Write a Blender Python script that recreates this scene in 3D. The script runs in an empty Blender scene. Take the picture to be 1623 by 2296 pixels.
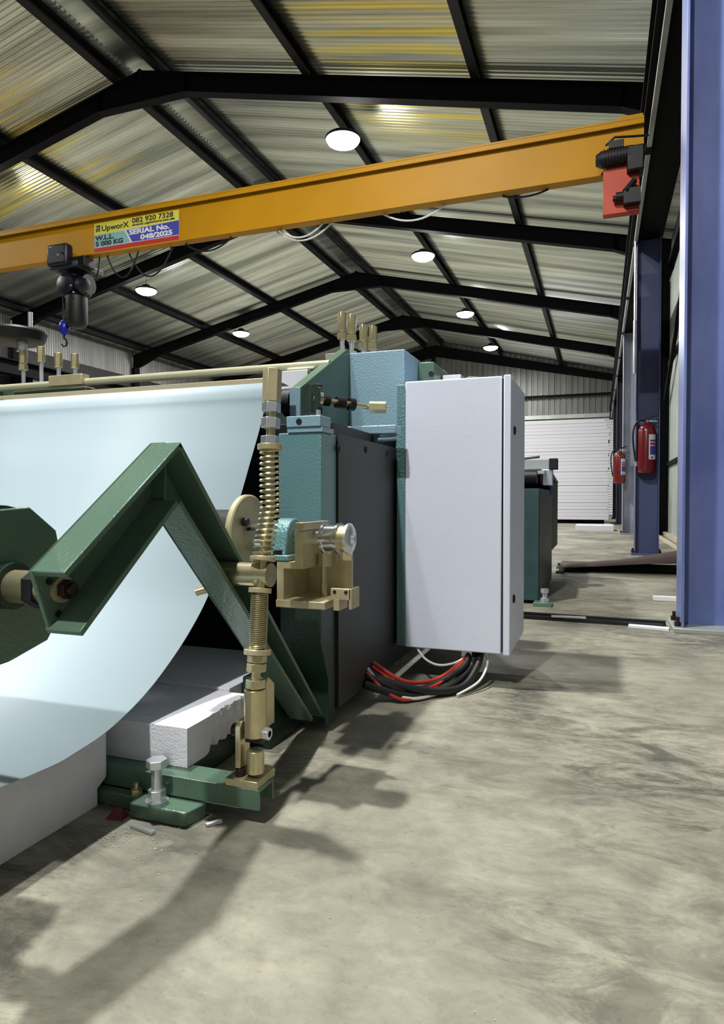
import bpy, math, random
from math import sin, cos, pi, radians
from mathutils import Vector, Matrix
random.seed(7)
sc = bpy.context.scene
col = sc.collection

# ------------------------------------------------------------------ camera, world, lamps, exposure
cam_d = bpy.data.cameras.new('camera'); cam = bpy.data.objects.new('camera', cam_d); col.objects.link(cam)
cam_d.sensor_fit = 'HORIZONTAL'; cam_d.sensor_width = 36.0; cam_d.lens = 36.0 * 1485.0 / 1623.0
cam_d.clip_start = 0.02; cam_d.clip_end = 200
cam.location = (0, 0, 0.6)
cam.rotation_euler = (radians(90) - math.atan(31 / 1485.0), 0, radians(19.75))
sc.camera = cam
sc.view_settings.view_transform = 'Standard'; sc.view_settings.look = 'None'
sc.view_settings.gamma = 1.0; sc.view_settings.exposure = 0.0
sc.view_settings.use_curve_mapping = False
w = bpy.data.worlds.new('world'); sc.world = w; w.use_nodes = True
bg = w.node_tree.nodes['Background']; bg.inputs[0].default_value = (0.55, 0.62, 0.8, 1); bg.inputs[1].default_value = 0.05
sc.cycles.max_bounces = 8; sc.cycles.diffuse_bounces = 4; sc.cycles.glossy_bounces = 4
sc.cycles.sample_clamp_indirect = 4.0; sc.cycles.use_denoising = True

LAMP_W = 250.0; GLOW = 0.15
LAMP_COL = (1.0, 0.985, 0.94)
# high-bay lamps: (x, y, z, watts)
LAMPS_RIGHT = [(-3.26, 8.33, 5.4), (-3.32, 12.82, 5.4), (-3.32, 17.17, 5.4), (-3.30, 21.27, 5.4)]
LAMPS_LEFT = [(-9.46, 12.25, 5.2), (-9.42, 16.29, 5.2)]
LAMPS_NEAR = [(-1.6, 1.8, 5.0, 1.10), (-1.0, -1.7, 5.0, 1.0), (-9.4, 8.1, 5.2, 1.0), (-9.4, 3.9, 5.2, 0.8)]

# ------------------------------------------------------------------ materials
MATS = {}
def mat(name, c, rough=0.5, metal=0.0, var=0.0, vscale=6.0, bump=0.0, bscale=60.0, c2=None, spec=0.5, coat=0.0, emis=None, stretch=(1, 1, 1)):
    if name in MATS: return MATS[name]
    m = bpy.data.materials.new(name); m.use_nodes = True
    nt = m.node_tree; b = nt.nodes['Principled BSDF']
    b.inputs['Base Color'].default_value = (*c, 1); b.inputs['Roughness'].default_value = rough
    b.inputs['Metallic'].default_value = metal; b.inputs['Specular IOR Level'].default_value = spec
    b.inputs['Coat Weight'].default_value = coat
    if emis:
        b.inputs['Emission Color'].default_value = (*emis[:3], 1); b.inputs['Emission Strength'].default_value = emis[3]
    tc = nt.nodes.new('ShaderNodeTexCoord'); mp = nt.nodes.new('ShaderNodeMapping')
    mp.inputs['Scale'].default_value = stretch
    nt.links.new(tc.outputs['Object'], mp.inputs['Vector'])
    if var > 0 or c2:
        n = nt.nodes.new('ShaderNodeTexNoise'); n.inputs['Scale'].default_value = vscale; n.inputs['Detail'].default_value = 6
        nt.links.new(mp.outputs[0], n.inputs['Vector'])
        r = nt.nodes.new('ShaderNodeValToRGB')
        d = c2 if c2 else tuple(x * (1 - var) for x in c)
        r.color_ramp.elements[0].position = 0.35; r.color_ramp.elements[1].position = 0.65
        r.color_ramp.elements[0].color = (*d, 1); r.color_ramp.elements[1].color = (*c, 1)
        nt.links.new(n.outputs['Fac'], r.inputs[0]); nt.links.new(r.outputs[0], b.inputs['Base Color'])
    if bump > 0:
        n2 = nt.nodes.new('ShaderNodeTexNoise'); n2.inputs['Scale'].default_value = bscale; n2.inputs['Detail'].default_value = 2
        nt.links.new(mp.outputs[0], n2.inputs['Vector'])
        bp = nt.nodes.new('ShaderNodeBump'); bp.inputs['Strength'].default_value = bump; bp.inputs['Distance'].default_value = 0.004
        nt.links.new(n2.outputs['Fac'], bp.inputs['Height']); nt.links.new(bp.outputs[0], b.inputs['Normal'])
    MATS[name] = m
    return m

def floor_material():
    m = bpy.data.materials.new('power_floated_concrete'); m.use_nodes = True
    nt = m.node_tree; N = nt.nodes; L = nt.links; b = N['Principled BSDF']
    tc = N.new('ShaderNodeTexCoord')
    def noise(scale, detail=8, rough=0.6, dist=0.0, stretch=None, rot=0.0):
        n = N.new('ShaderNodeTexNoise'); n.inputs['Scale'].default_value = scale; n.inputs['Detail'].default_value = detail
        n.inputs['Roughness'].default_value = rough; n.inputs['Distortion'].default_value = dist
        if stretch:
            mp = N.new('ShaderNodeMapping'); mp.inputs['Scale'].default_value = stretch; mp.inputs['Rotation'].default_value = (0, 0, rot)
            L.new(tc.outputs['Object'], mp.inputs[0]); L.new(mp.outputs[0], n.inputs['Vector'])
        else: L.new(tc.outputs['Object'], n.inputs['Vector'])
        return n.outputs['Fac']
    def ramp(f, a, ca, d, cb):
        r = N.new('ShaderNodeValToRGB'); e = r.color_ramp.elements
        e[0].position = a; e[0].color = (*ca, 1); e[1].position = d; e[1].color = (*cb, 1)
        L.new(f, r.inputs[0]); return r.outputs[0]
    def mix(kind, f, a, c):
        x = N.new('ShaderNodeMix'); x.data_type = 'RGBA'; x.blend_type = kind
        if isinstance(f, float): x.inputs[0].default_value = f
        else: L.new(f, x.inputs[0])
        L.new(a, x.inputs[6]); L.new(c, x.inputs[7]); return x.outputs[2]
    base = ramp(noise(1.6, 8, 0.62, 0.3), 0.38, (0.205, 0.198, 0.155), 0.64, (0.405, 0.385, 0.30))
    fine = ramp(noise(16, 10, 0.72, 0.4, (0.8, 1.25, 1), radians(-20)), 0.34, (0.60, 0.61, 0.60), 0.62, (1, 1, 1))
    c1 = mix('MULTIPLY', 0.8, base, fine)
    # trowel swirls and darker scuffed patches
    sw = noise(6.5, 10, 0.78, 0.7, (0.75, 1.7, 1), radians(-25))
    swr = ramp(sw, 0.42, (0.34, 0.34, 0.34), 0.56, (1, 1, 1))
    zone = ramp(noise(0.9, 3, 0.5, 0.2), 0.44, (0.05, 0.05, 0.05), 0.58, (1, 1, 1))
    c2 = mix('MULTIPLY', zone, c1, swr)
    sp = ramp(noise(55, 4, 0.8), 0.30, (0.5, 0.5, 0.5), 0.42, (1, 1, 1))
    c3 = mix('MULTIPLY', 0.5, c2, sp)
    L.new(c3, b.inputs['Base Color'])
    rr = ramp(noise(3, 5), 0.3, (0.48,) * 3, 0.7, (0.75,) * 3)
    L.new(rr, b.inputs['Roughness'])
    bp = N.new('ShaderNodeBump'); bp.inputs['Strength'].default_value = 0.35; bp.inputs['Distance'].default_value = 0.003
    L.new(noise(40, 8, 0.7), bp.inputs['Height']); L.new(bp.outputs[0], b.inputs['Normal'])
    return m

M = dict(
    steel_black=mat('dark_painted_or_shaded_steel', (0.004, 0.004, 0.005), 0.7, 0.0, spec=0.1),
    rafter=mat('charcoal_painted_rafter_steel', (0.004, 0.004, 0.006), 0.7, spec=0.1),
    purlin=mat('dark_cold_rolled_purlin_steel', (0.010, 0.010, 0.013), 0.55, 0.0, spec=0.2),
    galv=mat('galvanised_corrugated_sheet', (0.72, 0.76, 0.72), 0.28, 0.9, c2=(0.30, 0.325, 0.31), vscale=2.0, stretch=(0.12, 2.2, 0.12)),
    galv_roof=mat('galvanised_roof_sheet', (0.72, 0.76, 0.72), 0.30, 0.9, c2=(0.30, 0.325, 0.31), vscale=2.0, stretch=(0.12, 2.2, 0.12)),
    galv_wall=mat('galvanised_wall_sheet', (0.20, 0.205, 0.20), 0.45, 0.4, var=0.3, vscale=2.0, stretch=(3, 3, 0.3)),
    added_wall_dark=mat('added_dark_wall_panel', (0.018, 0.019, 0.022), 0.7, var=0.4),
    olive_shaded=mat('shaded_olive_machine_plate', (0.013, 0.015, 0.012), 0.5, 0.0, var=0.3, bump=0.15, bscale=140),  # near-black tone puts the plate's unlit side into its colour
    teal_d=mat('dark_teal_machine_paint', (0.03, 0.072, 0.075), 0.45, 0.1, var=0.3),
    wall_light=mat('pale_green_grey_wall_lining', (0.36, 0.41, 0.37), 0.6, var=0.15, vscale=3),
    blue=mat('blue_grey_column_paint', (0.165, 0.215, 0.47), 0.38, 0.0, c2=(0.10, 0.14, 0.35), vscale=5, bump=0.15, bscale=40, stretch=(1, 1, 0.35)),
    blue_shaded=mat('shaded_blue_column_paint', (0.085, 0.11, 0.26), 0.45, 0.0, var=0.3, vscale=4, stretch=(1, 1, .35)),  # same column paint as blue, darkened to stand for shade
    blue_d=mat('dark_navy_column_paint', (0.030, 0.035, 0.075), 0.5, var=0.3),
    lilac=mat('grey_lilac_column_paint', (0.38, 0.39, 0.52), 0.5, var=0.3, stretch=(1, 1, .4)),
    green=mat('hammered_green_paint', (0.100, 0.175, 0.125), 0.28, 0.1, var=0.12, bump=0.25, bscale=150, spec=0.5),
    green_d=mat('dark_green_machine_paint', (0.018, 0.042, 0.030), 0.42, 0.1, var=0.3, bump=0.2, bscale=160),
    teal=mat('hammered_blue_green_paint', (0.14, 0.29, 0.315), 0.34, 0.15, var=0.10, bump=0.55, bscale=170, spec=0.6),
    teal_l=mat('light_hammered_blue_paint', (0.27, 0.43, 0.54), 0.36, 0.1, var=0.08, bump=0.4, bscale=200),
    brass=mat('yellow_zinc_plated_steel', (0.62, 0.54, 0.31), 0.30, 0.85, var=0.25, vscale=30, c2=(0.50, 0.46, 0.30)),
    cream=mat('yellow_passivated_plate', (0.58, 0.53, 0.33), 0.42, 0.45, c2=(0.50, 0.42, 0.26), vscale=25),
    chrome=mat('bright_turned_steel', (0.75, 0.76, 0.80), 0.14, 1.0),
    zinc=mat('zinc_plated_fastener', (0.70, 0.74, 0.78), 0.28, 0.8),
    hole=mat('black_bolt_hole', (0.003, 0.003, 0.003), 0.8),
    blackm=mat('shade_black', (0.006, 0.005, 0.007), 0.5, 0.2),
    brownbolt=mat('brown_black_socket_screw', (0.035, 0.016, 0.014), 0.4, 0.5),
    sheet=mat('pale_blue_white_coated_sheet', (0.39, 0.495, 0.555), 0.50, 0.0, spec=0.4),
    eps=mat('white_polystyrene_foam', (0.80, 0.80, 0.88), 0.85, 0, var=0.05, vscale=30, bump=0.5, bscale=220, spec=0.2),
    eps_cut=mat('torn_polystyrene_foam', (0.76, 0.77, 0.82), 0.9, 0, var=0.08, vscale=20, bump=1.0, bscale=70, spec=0.2),
    cab=mat('light_grey_enclosure_paint', (0.76, 0.81, 0.97), 0.42, 0, var=0.03, vscale=4, bump=0.12, bscale=260),
    cab_shaded=mat('shaded_enclosure_paint', (0.34, 0.36, 0.33), 0.32, 0, bump=0.08, bscale=260),  # unused darker copy of the enclosure paint, for the door's shaded side
    yellow=mat('crane_yellow_paint', (0.46, 0.222, 0.003), 0.5, 0, var=0.12, vscale=2, spec=0.2),
    tan=mat('brushed_brass_strip', (0.62, 0.52, 0.34), 0.35, 0.3, var=0.1),
    tube=mat('cream_guide_tube', (0.66, 0.66, 0.46), 0.25, 0.5),
    red=mat('red_extinguisher_enamel', (0.14, 0.006, 0.010), 0.25, 0, coat=0.5),
    orange=mat('orange_red_drive_cover', (0.45, 0.04, 0.006), 0.5, var=0.2),
    rubber=mat('black_rubber', (0.004, 0.004, 0.005), 0.5),
    cable_red=mat('red_cable_sheath', (0.42, 0.03, 0.015), 0.4),
    cable_white=mat('white_cable_sheath', (0.62, 0.63, 0.60), 0.4),
    cable_blue=mat('dark_blue_hoist_enamel', (0.003, 0.004, 0.014), 0.45),
    hookblue=mat('blue_hook_block_enamel', (0.004, 0.010, 0.28), 0.35),
    rust=mat('brown_oxidised_plate', (0.035, 0.015, 0.010), 0.75, 0.0, var=0.4),
    white=mat('white_plastic_trim', (0.75, 0.76, 0.78), 0.5),
    timber=mat('pale_cream_timber', (0.50, 0.46, 0.33), 0.7, var=0.15),
    conduit=mat('galvanised_conduit', (0.42, 0.46, 0.44), 0.45, 0.4, var=0.2, vscale=3),
    st_yel=mat('sticker_yellow', (0.62, 0.58, 0.07), 0.4), st_cyan=mat('sticker_cyan', (0.20, 0.42, 0.42), 0.4),
    st_blue=mat('sticker_blue', (0.055, 0.06, 0.34), 0.4), st_red=mat('sticker_red', (0.42, 0.03, 0.02), 0.4),
    st_white=mat('sticker_white', (0.66, 0.68, 0.74), 0.4), ink=mat('sticker_black_ink', (0.008, 0.01, 0.01), 0.5),
    lens=mat('lit_lamp_lens', (1, 1, 1), 0.5, emis=(1.0, 1.0, 0.93, 40.0)),
    debris=mat('pale_crumbs', (0.42, 0.40, 0.34), 0.8),
    dust=mat('dark_red_scrap', (0.14, 0.02, 0.03), 0.6),
)
M['floor'] = floor_material()
def yellow_reflections(m):
    # yellow reflections painted as streaks into the colour of the roof sheets
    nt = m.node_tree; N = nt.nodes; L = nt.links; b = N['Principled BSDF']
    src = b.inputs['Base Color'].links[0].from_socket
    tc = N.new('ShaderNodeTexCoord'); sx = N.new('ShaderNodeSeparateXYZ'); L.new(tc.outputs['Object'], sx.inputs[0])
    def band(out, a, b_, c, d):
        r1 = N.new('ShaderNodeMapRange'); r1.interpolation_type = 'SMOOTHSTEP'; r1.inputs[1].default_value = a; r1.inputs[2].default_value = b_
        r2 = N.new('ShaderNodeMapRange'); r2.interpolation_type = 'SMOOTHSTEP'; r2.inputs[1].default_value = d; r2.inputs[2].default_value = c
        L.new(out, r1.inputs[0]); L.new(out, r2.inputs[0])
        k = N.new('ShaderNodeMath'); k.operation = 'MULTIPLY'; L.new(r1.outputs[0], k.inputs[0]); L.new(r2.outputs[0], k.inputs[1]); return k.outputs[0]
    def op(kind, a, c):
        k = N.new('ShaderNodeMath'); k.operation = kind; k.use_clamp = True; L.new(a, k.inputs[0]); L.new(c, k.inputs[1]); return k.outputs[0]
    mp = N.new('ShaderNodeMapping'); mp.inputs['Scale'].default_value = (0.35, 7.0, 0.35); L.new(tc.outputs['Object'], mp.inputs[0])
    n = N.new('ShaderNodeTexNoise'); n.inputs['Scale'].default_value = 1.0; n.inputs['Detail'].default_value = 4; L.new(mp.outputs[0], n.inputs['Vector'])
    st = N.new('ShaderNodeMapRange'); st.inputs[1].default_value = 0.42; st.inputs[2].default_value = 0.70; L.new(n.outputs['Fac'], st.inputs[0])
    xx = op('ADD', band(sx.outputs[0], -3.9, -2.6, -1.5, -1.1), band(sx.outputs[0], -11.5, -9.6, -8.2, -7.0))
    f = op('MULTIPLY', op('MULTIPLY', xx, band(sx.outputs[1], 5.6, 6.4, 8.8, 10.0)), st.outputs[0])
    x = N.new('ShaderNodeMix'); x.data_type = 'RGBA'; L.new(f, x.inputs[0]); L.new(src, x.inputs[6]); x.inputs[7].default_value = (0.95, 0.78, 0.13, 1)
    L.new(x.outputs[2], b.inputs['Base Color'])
yellow_reflections(M['galv_roof'])

# ------------------------------------------------------------------ mesh helpers
ORG = {}
def axes(a, b):
    d = (Vector(b) - Vector(a)).normalized()
    u = d.cross(Vector((0, 0, 1)))
    if u.length < 1e-3: u = Vector((1, 0, 0))
    u.normalize(); v = u.cross(d).normalized()
    return d, u, v
class MB:
    def __init__(s): s.v = []; s.f = []
    def add(s, vs, fs):
        n = len(s.v); s.v += [tuple(x) for x in vs]; s.f += [tuple(i + n for i in f) for f in fs]; return s
    def box(s, x0, x1, y0, y1, z0, z1):
        return s.add([(x0, y0, z0), (x1, y0, z0), (x1, y1, z0), (x0, y1, z0), (x0, y0, z1), (x1, y0, z1), (x1, y1, z1), (x0, y1, z1)],
                     [(0, 3, 2, 1), (4, 5, 6, 7), (0, 1, 5, 4), (1, 2, 6, 5), (2, 3, 7, 6), (3, 0, 4, 7)])
    def obox(s, a, b, wu, wv, roll=0.0):            # bar from a to b
        d, u, v = axes(a, b); a = Vector(a); b = Vector(b)
        u2 = u * cos(roll) + v * sin(roll); v2 = -u * sin(roll) + v * cos(roll)
        P = []
        for q in (a, b):
            for su, sv in ((-1, -1), (1, -1), (1, 1), (-1, 1)): P.append(q + u2 * su * wu / 2 + v2 * sv * wv / 2)
        return s.add(P, [(3, 2, 1, 0), (4, 5, 6, 7), (0, 1, 5, 4), (1, 2, 6, 5), (2, 3, 7, 6), (3, 0, 4, 7)])
    def cyl(s, a, b, r, n=24, r2=None, ph=0.0, caps=True):
        d, u, v = axes(a, b); a = Vector(a); b = Vector(b); r2 = r if r2 is None else r2
        P = [a + (u * cos(2 * pi * i / n + ph) + v * sin(2 * pi * i / n + ph)) * r for i in range(n)]
        P += [b + (u * cos(2 * pi * i / n + ph) + v * sin(2 * pi * i / n + ph)) * r2 for i in range(n)]
        F = [(i, (i + 1) % n, (i + 1) % n + n, i + n) for i in range(n)]
        if caps: F += [tuple(range(n - 1, -1, -1)), tuple(range(n, 2 * n))]
        return s.add(P, F)
    def hexa(s, a, b, r): return s.cyl(a, b, r, 6, ph=pi / 6)
    def lathe(s, a, b, prof, n=28):                 # prof: [(t along a-b in metres, radius)]
        d, u, v = axes(a, b); a = Vector(a); P = []; k = len(prof)
        for t, r in prof:
            for i in range(n): P.append(a + d * t + (u * cos(2 * pi * i / n) + v * sin(2 * pi * i / n)) * r)
        F = []
        for j in range(k - 1):
            for i in range(n): F.append((j * n + i, j * n + (i + 1) % n, (j + 1) * n + (i + 1) % n, (j + 1) * n + i))
        F += [tuple(range(n - 1, -1, -1)), tuple(range((k - 1) * n, k * n))]
        return s.add(P, F)
    def tube(s, pts, r, n=8):
        pts = [Vector(p) for p in pts]; P = []; k = len(pts); pu = None
        for j, p in enumerate(pts):
            t = (pts[min(j + 1, k - 1)] - pts[max(j - 1, 0)]).normalized()
            if pu is None:
                pu = t.cross(Vector((0, 0, 1)))
                if pu.length < 0.05: pu = t.cross(Vector((1, 0, 0)))
            pu = (pu - t * pu.dot(t)).normalized(); pv = t.cross(pu)
            for i in range(n): P.append(p + (pu * cos(2 * pi * i / n) + pv * sin(2 * pi * i / n)) * r)
        F = []
        for j in range(k - 1):
            for i in range(n): F.append((j * n + i, j * n + (i + 1) % n, (j + 1) * n + (i + 1) % n, (j + 1) * n + i))
        F += [tuple(range(n - 1, -1, -1)), tuple(range((k - 1) * n, k * n))]
        return s.add(P, F)
    def prism(s, poly, axis, a, b):                 # poly in the two other axes (cyclic order kept), extruded a..b
        n = len(poly); P = []
        for t in (a, b):
            for p in poly:
                P.append({'X': (t, p[0], p[1]), 'Y': (p[0], t, p[1]), 'Z': (p[0], p[1], t)}[axis])
        F = [tuple(range(n)), tuple(range(2 * n - 1, n - 1, -1))] + [(i, i + n, (i + 1) % n + n, (i + 1) % n) for i in range(n)]
        return s.add(P, F)
    def build(s, name, m, parent=None, bevel=0.0, smooth=True):
        o3 = Vector(ORG.get(parent.name, (0, 0, 0))) if parent else Vector((0, 0, 0))
        me = bpy.data.meshes.new(name); me.from_pydata([tuple(Vector(v) - o3) for v in s.v], [], s.f); me.validate()
        import bmesh
        bm = bmesh.new(); bm.from_mesh(me); bmesh.ops.recalc_face_normals(bm, faces=bm.faces); bm.to_mesh(me); bm.free()
        me.materials.append(M[m] if isinstance(m, str) else m)
        if smooth:
            me.polygons.foreach_set('use_smooth', [True] * len(me.polygons)); me.set_sharp_from_angle(angle=radians(38))
        o = bpy.data.objects.new(name, me); col.objects.link(o)
        if parent: o.parent = parent
        ORG[o.name] = tuple(o3)
        if bevel > 0:
            b = o.modifiers.new('bevel', 'BEVEL'); b.width = bevel; b.segments = 2; b.limit_method = 'ANGLE'; b.angle_limit = radians(40)
        return o
def tag(o, label=None, cat=None, group=None, kind=None):
    if label: o['label'] = label
    if cat: o['category'] = cat
    if group: o['group'] = group
    if kind: o['kind'] = kind
    return o
def thing(name, label, cat, loc=(0, 0, 0), group=None):
    o = bpy.data.objects.new(name, None); col.objects.link(o); o.location = loc; o.empty_display_size = 0.1
    ORG[o.name] = tuple(loc); return tag(o, label, cat, group)
def lone(mb, name, m, label, cat, group=None, bevel=0.0, at=None):     # a thing that is one mesh, origin at its base
    xs = [v[0] for v in mb.v]; ys = [v[1] for v in mb.v]; zs = [v[2] for v in mb.v]
    c = Vector(at) if at else Vector(((min(xs) + max(xs)) / 2, (min(ys) + max(ys)) / 2, min(zs)))
    mb.v = [tuple(Vector(v) - c) for v in mb.v]
    o = mb.build(name, m, None, bevel); o.location = c; ORG[o.name] = tuple(c)
    return tag(o, label, cat, group)
def struct(mb, name, m, parent=None, bevel=0.0):
    o = mb.build(name, m, parent, bevel)
    if not parent: o['kind'] = 'structure'
    return o
def copy_tree(o, parent=None):
    c = o.copy(); col.objects.link(c)
    if parent: c.parent = parent
    for ch in [x for x in bpy.data.objects if x.parent == o]: copy_tree(ch, c)
    return c
def hole(name, c, r, axis, parent, m='hole', t=0.002):
    a = Vector(c); d = {'X': Vector((t, 0, 0)), 'Y': Vector((0, -t, 0)), 'Z': Vector((0, 0, t))}[axis]
    return MB().cyl(a - d * 0.3, a + d, r, 16).build(name, m, parent)
def lettering(name, body, size, m, parent, loc, xs=1.0, bold=0.0, shear=0.0):
    cu = bpy.data.curves.new('t', 'FONT'); cu.body = body; cu.size = size; cu.extrude = 0.0006; cu.offset = bold; cu.shear = shear
    ob = bpy.data.objects.new('t', cu); col.objects.link(ob)
    dg = bpy.context.evaluated_depsgraph_get(); dg.update()
    me = bpy.data.meshes.new_from_object(ob.evaluated_get(dg)); bpy.data.objects.remove(ob)
    o3 = Vector(ORG.get(parent.name, (0, 0, 0)))
    Mx = Matrix.Translation(Vector(loc) - o3) @ Matrix.Rotation(pi / 2, 4, 'X') @ Matrix.Diagonal((xs, 1, 1, 1))
    me.transform(Mx); me.materials.clear(); me.materials.append(M[m])
    o = bpy.data.objects.new(name, me); col.objects.link(o); o.parent = parent; ORG[o.name] = tuple(o3); return o

# ------------------------------------------------------------------ hall geometry
RX = -5.93; SL = 0.2343; UZ = 4.72        # ridge x, slope, rafter underside height at x = 0.2
XR = 1.10; XL = 2 * RX - XR               # side walls
Y0 = -4.6; Y1 = 24.9
def und(x):                                # underside of the rafters
    if x < RX: x = 2 * RX - x
    return UZ + SL * (0.2 - x)
COLY = [3.27, 7.56, 11.75, 16.0, 20.3]
FRY = [-0.9, 3.38, 7.62, 11.86, 16.12, 20.4]

fl = MB()
fl.add([(XL, Y0, 0), (XR, Y0, 0), (XR, Y1, 0), (XL, Y1, 0), (XL, Y0, -0.15), (XR, Y0, -0.15), (XR, Y1, -0.15), (XL, Y1, -0.15)],
       [(0, 1, 2, 3), (7, 6, 5, 4), (4, 5, 1, 0), (5, 6, 2, 1), (6, 7, 3, 2), (7, 4, 0, 3)])
struct(fl, 'floor', 'floor')

def corrugated(P, n_wave, pitch, amp, wdir, nrm, L, sdir, per=8, trap=False):
    """wave runs along wdir, sheet extends along sdir by L; amplitude along nrm"""
    mb = MB(); wd = Vector(wdir); nr = Vector(nrm); sd = Vector(sdir) * L; P = Vector(P); vs = []; k = n_wave * per + 1
    for i in range(k):
        t = i / per; ph = (t % 1.0)
        if trap:
            h = 1 if ph < 0.22 else (1 - (ph - .22) / .08 if ph < .30 else (0 if ph < .92 else (ph - .92) / .08))
            h = h * 2 - 1
        else: h = sin(2 * pi * t)
        q = P + wd * (t * pitch) + nr * (amp * h)
        vs += [q, q + sd]
    mb.add(vs, [(2 * i, 2 * i + 2, 2 * i + 3, 2 * i + 1) for i in range(k - 1)])
    return mb
PUH = 0.165                                # purlin height
RT = 0.25                                  # rafter depth (vertical)
zr = lambda x: und(x) + RT + PUH + 0.015
slope_len = math.hypot(XR + 0.1 - RX, SL * (XR + 0.1 - RX))
nrm_r = Vector((SL, 0, 1)).normalized(); nrm_l = Vector((-SL, 0, 1)).normalized()
nw = int((Y1 - Y0) / 0.0755) + 1
rt = corrugated((RX, Y0, zr(RX)), nw, 0.0755, 0.013, (0, 1, 0), nrm_r, slope_len, Vector((1, 0, -SL)).normalized())
lf = corrugated((RX, Y0, zr(RX)), nw, 0.0755, 0.013, (0, 1, 0), nrm_l, slope_len, Vector((-1, 0, -SL)).normalized())
rt.v += lf.v; n0 = len(rt.v) - len(lf.v); rt.f += [tuple(i + n0 for i in f) for f in lf.f]
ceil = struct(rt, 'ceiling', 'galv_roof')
# side walls: galvanised sheets on girts
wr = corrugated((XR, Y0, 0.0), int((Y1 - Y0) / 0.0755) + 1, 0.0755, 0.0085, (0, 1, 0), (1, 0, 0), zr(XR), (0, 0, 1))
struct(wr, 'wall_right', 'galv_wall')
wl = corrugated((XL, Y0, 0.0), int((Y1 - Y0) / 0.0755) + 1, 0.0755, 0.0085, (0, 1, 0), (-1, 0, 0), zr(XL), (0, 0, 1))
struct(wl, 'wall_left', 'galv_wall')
struct(MB().box(XL + .015, XL + .035, Y0 + .1, Y1 - .3, 0, 4.15), 'added_dark_panel', 'added_wall_dark')  # made-up dark panel, keeps the lower left wall from looking too bright
struct(MB().box(XR - 0.06, XR - 0.015, 7.9, 12.15, 0.0, 4.1), 'trim_1', 'wall_light')       # pale lining panel between columns
# gable walls (sheets cut to the roof line)
def gable(y, trap=True):
    mb = MB(); pitch = 0.2 if trap else 0.0755; per = 8; k = int((XR - XL) / pitch) * per + 1; vs = []
    prof = [(0, 1), (.22, 1), (.30, -1), (.92, -1)]
    pts = []
    x = XL; i = 0
    while x < XR:
        for ph, h in prof:
            xx = x + ph * pitch
            if xx <= XR: pts.append((xx, h))
        x += pitch
    pts.append((XR, 1))
    for xx, h in pts: vs += [(xx, y + 0.014 * h, 0), (xx, y + 0.014 * h, zr(xx) - 0.005)]
    mb.add(vs, [(2 * i, 2 * i + 2, 2 * i + 3, 2 * i + 1) for i in range(len(pts) - 1)])
    return mb
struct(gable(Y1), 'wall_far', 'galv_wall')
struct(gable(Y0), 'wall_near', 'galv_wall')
dr = MB()
for i in range(38): dr.cyl((-5.2, Y1 - 0.07, 0.045 + i * 0.09), (0.9, Y1 - 0.07, 0.045 + i * 0.09), 0.047, 8)
struct(dr, 'door_1', 'white')
struct(MB().box(-5.4, 1.15, Y1 - 0.20, Y1 - 0.02, 3.44, 3.58), 'trim_2', 'conduit')
# ------------------------------------------------------------------ portal frames
def frame_rafter(y, label):
    t = thing('portal_rafter', label, 'roof beam', (RX, y, und(RX)), 'portal roof frames')
    xr = XR - 0.04; xl = 2 * RX - xr
    lo = [(xr, 4.40), (0.80, 4.46), (0.19, und(0.19)), (-5.22, 5.99), (-6.64, 5.99), (2 * RX - 0.19, und(0.19)), (2 * RX - 0.80, 4.46), (xl, 4.40)]
    hi = [(xl, und(xl) + RT), (RX, und(RX) + RT), (xr, und(xr) + RT)]
    MB().prism(lo + hi, 'Y', y - 0.005, y + 0.005).build('web', 'rafter', t)
    f = MB()
    for a, b in zip(lo[:-1], lo[1:]):
        dx, dz = b[0] - a[0], b[1] - a[1]; l = math.hypot(dx, dz); n = (-dz / l * -0.010, dx / l * -0.010)
        f.prism([a, b, (b[0] - n[0], b[1] - n[1]), (a[0] - n[0], a[1] - n[1])], 'Y', y - 0.07, y + 0.07)
    f.build('bottom_flange', 'rafter', t)
    f = MB()
    for a, b in zip(hi[:-1], hi[1:]):
        f.prism([a, b, (b[0], b[1] - 0.012), (a[0], a[1] - 0.012)], 'Y', y - 0.07, y + 0.07)
    f.build('top_flange', 'rafter', t)
    for x in (-5.22, -6.64, 0.19, 2 * RX - 0.19): MB().box(x - .006, x + .006, y - 0.065, y + 0.065, und(x) + .015, und(x) + RT - .015).build('stiffener', 'rafter', t)
    # apex bracket seen as a small hump above the apex
    MB().cyl((RX - 0.0, y - 0.06, und(RX) + RT - 0.02), (RX, y + 0.06, und(RX) + RT - 0.02), 0.045, 20).build('apex_plate', 'rafter', t)
    return t
ordn = ['black portal roof frame behind the viewer', 'black portal roof frame just out of view above the near column',
        'black portal roof frame crossing the top of the picture in front of the big lamp',
        'black portal roof frame mostly hidden behind the yellow crane beam',
        'black portal roof frame whose apex shows above the row of hexagonal adjuster nuts',
        'black portal roof frame farthest back, nearest the end wall']
for y, l in zip(FRY, ordn): frame_rafter(y, l)
# end frame against the gable
g = MB(); 
for s in (1, -1):
    pts = [(RX, und(RX) + RT), (RX + s * (XR - RX), und(XR) + RT), (RX + s * (XR - RX), und(XR) + RT - .2), (RX, und(RX) + RT - .42)]
    g.prism(pts, 'Y', Y1 - 0.2, Y1 - 0.05)
lone(g, 'gable_rafter', 'rafter', 'black sloping rafter running along the top of the far end wall', 'roof beam')

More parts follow.
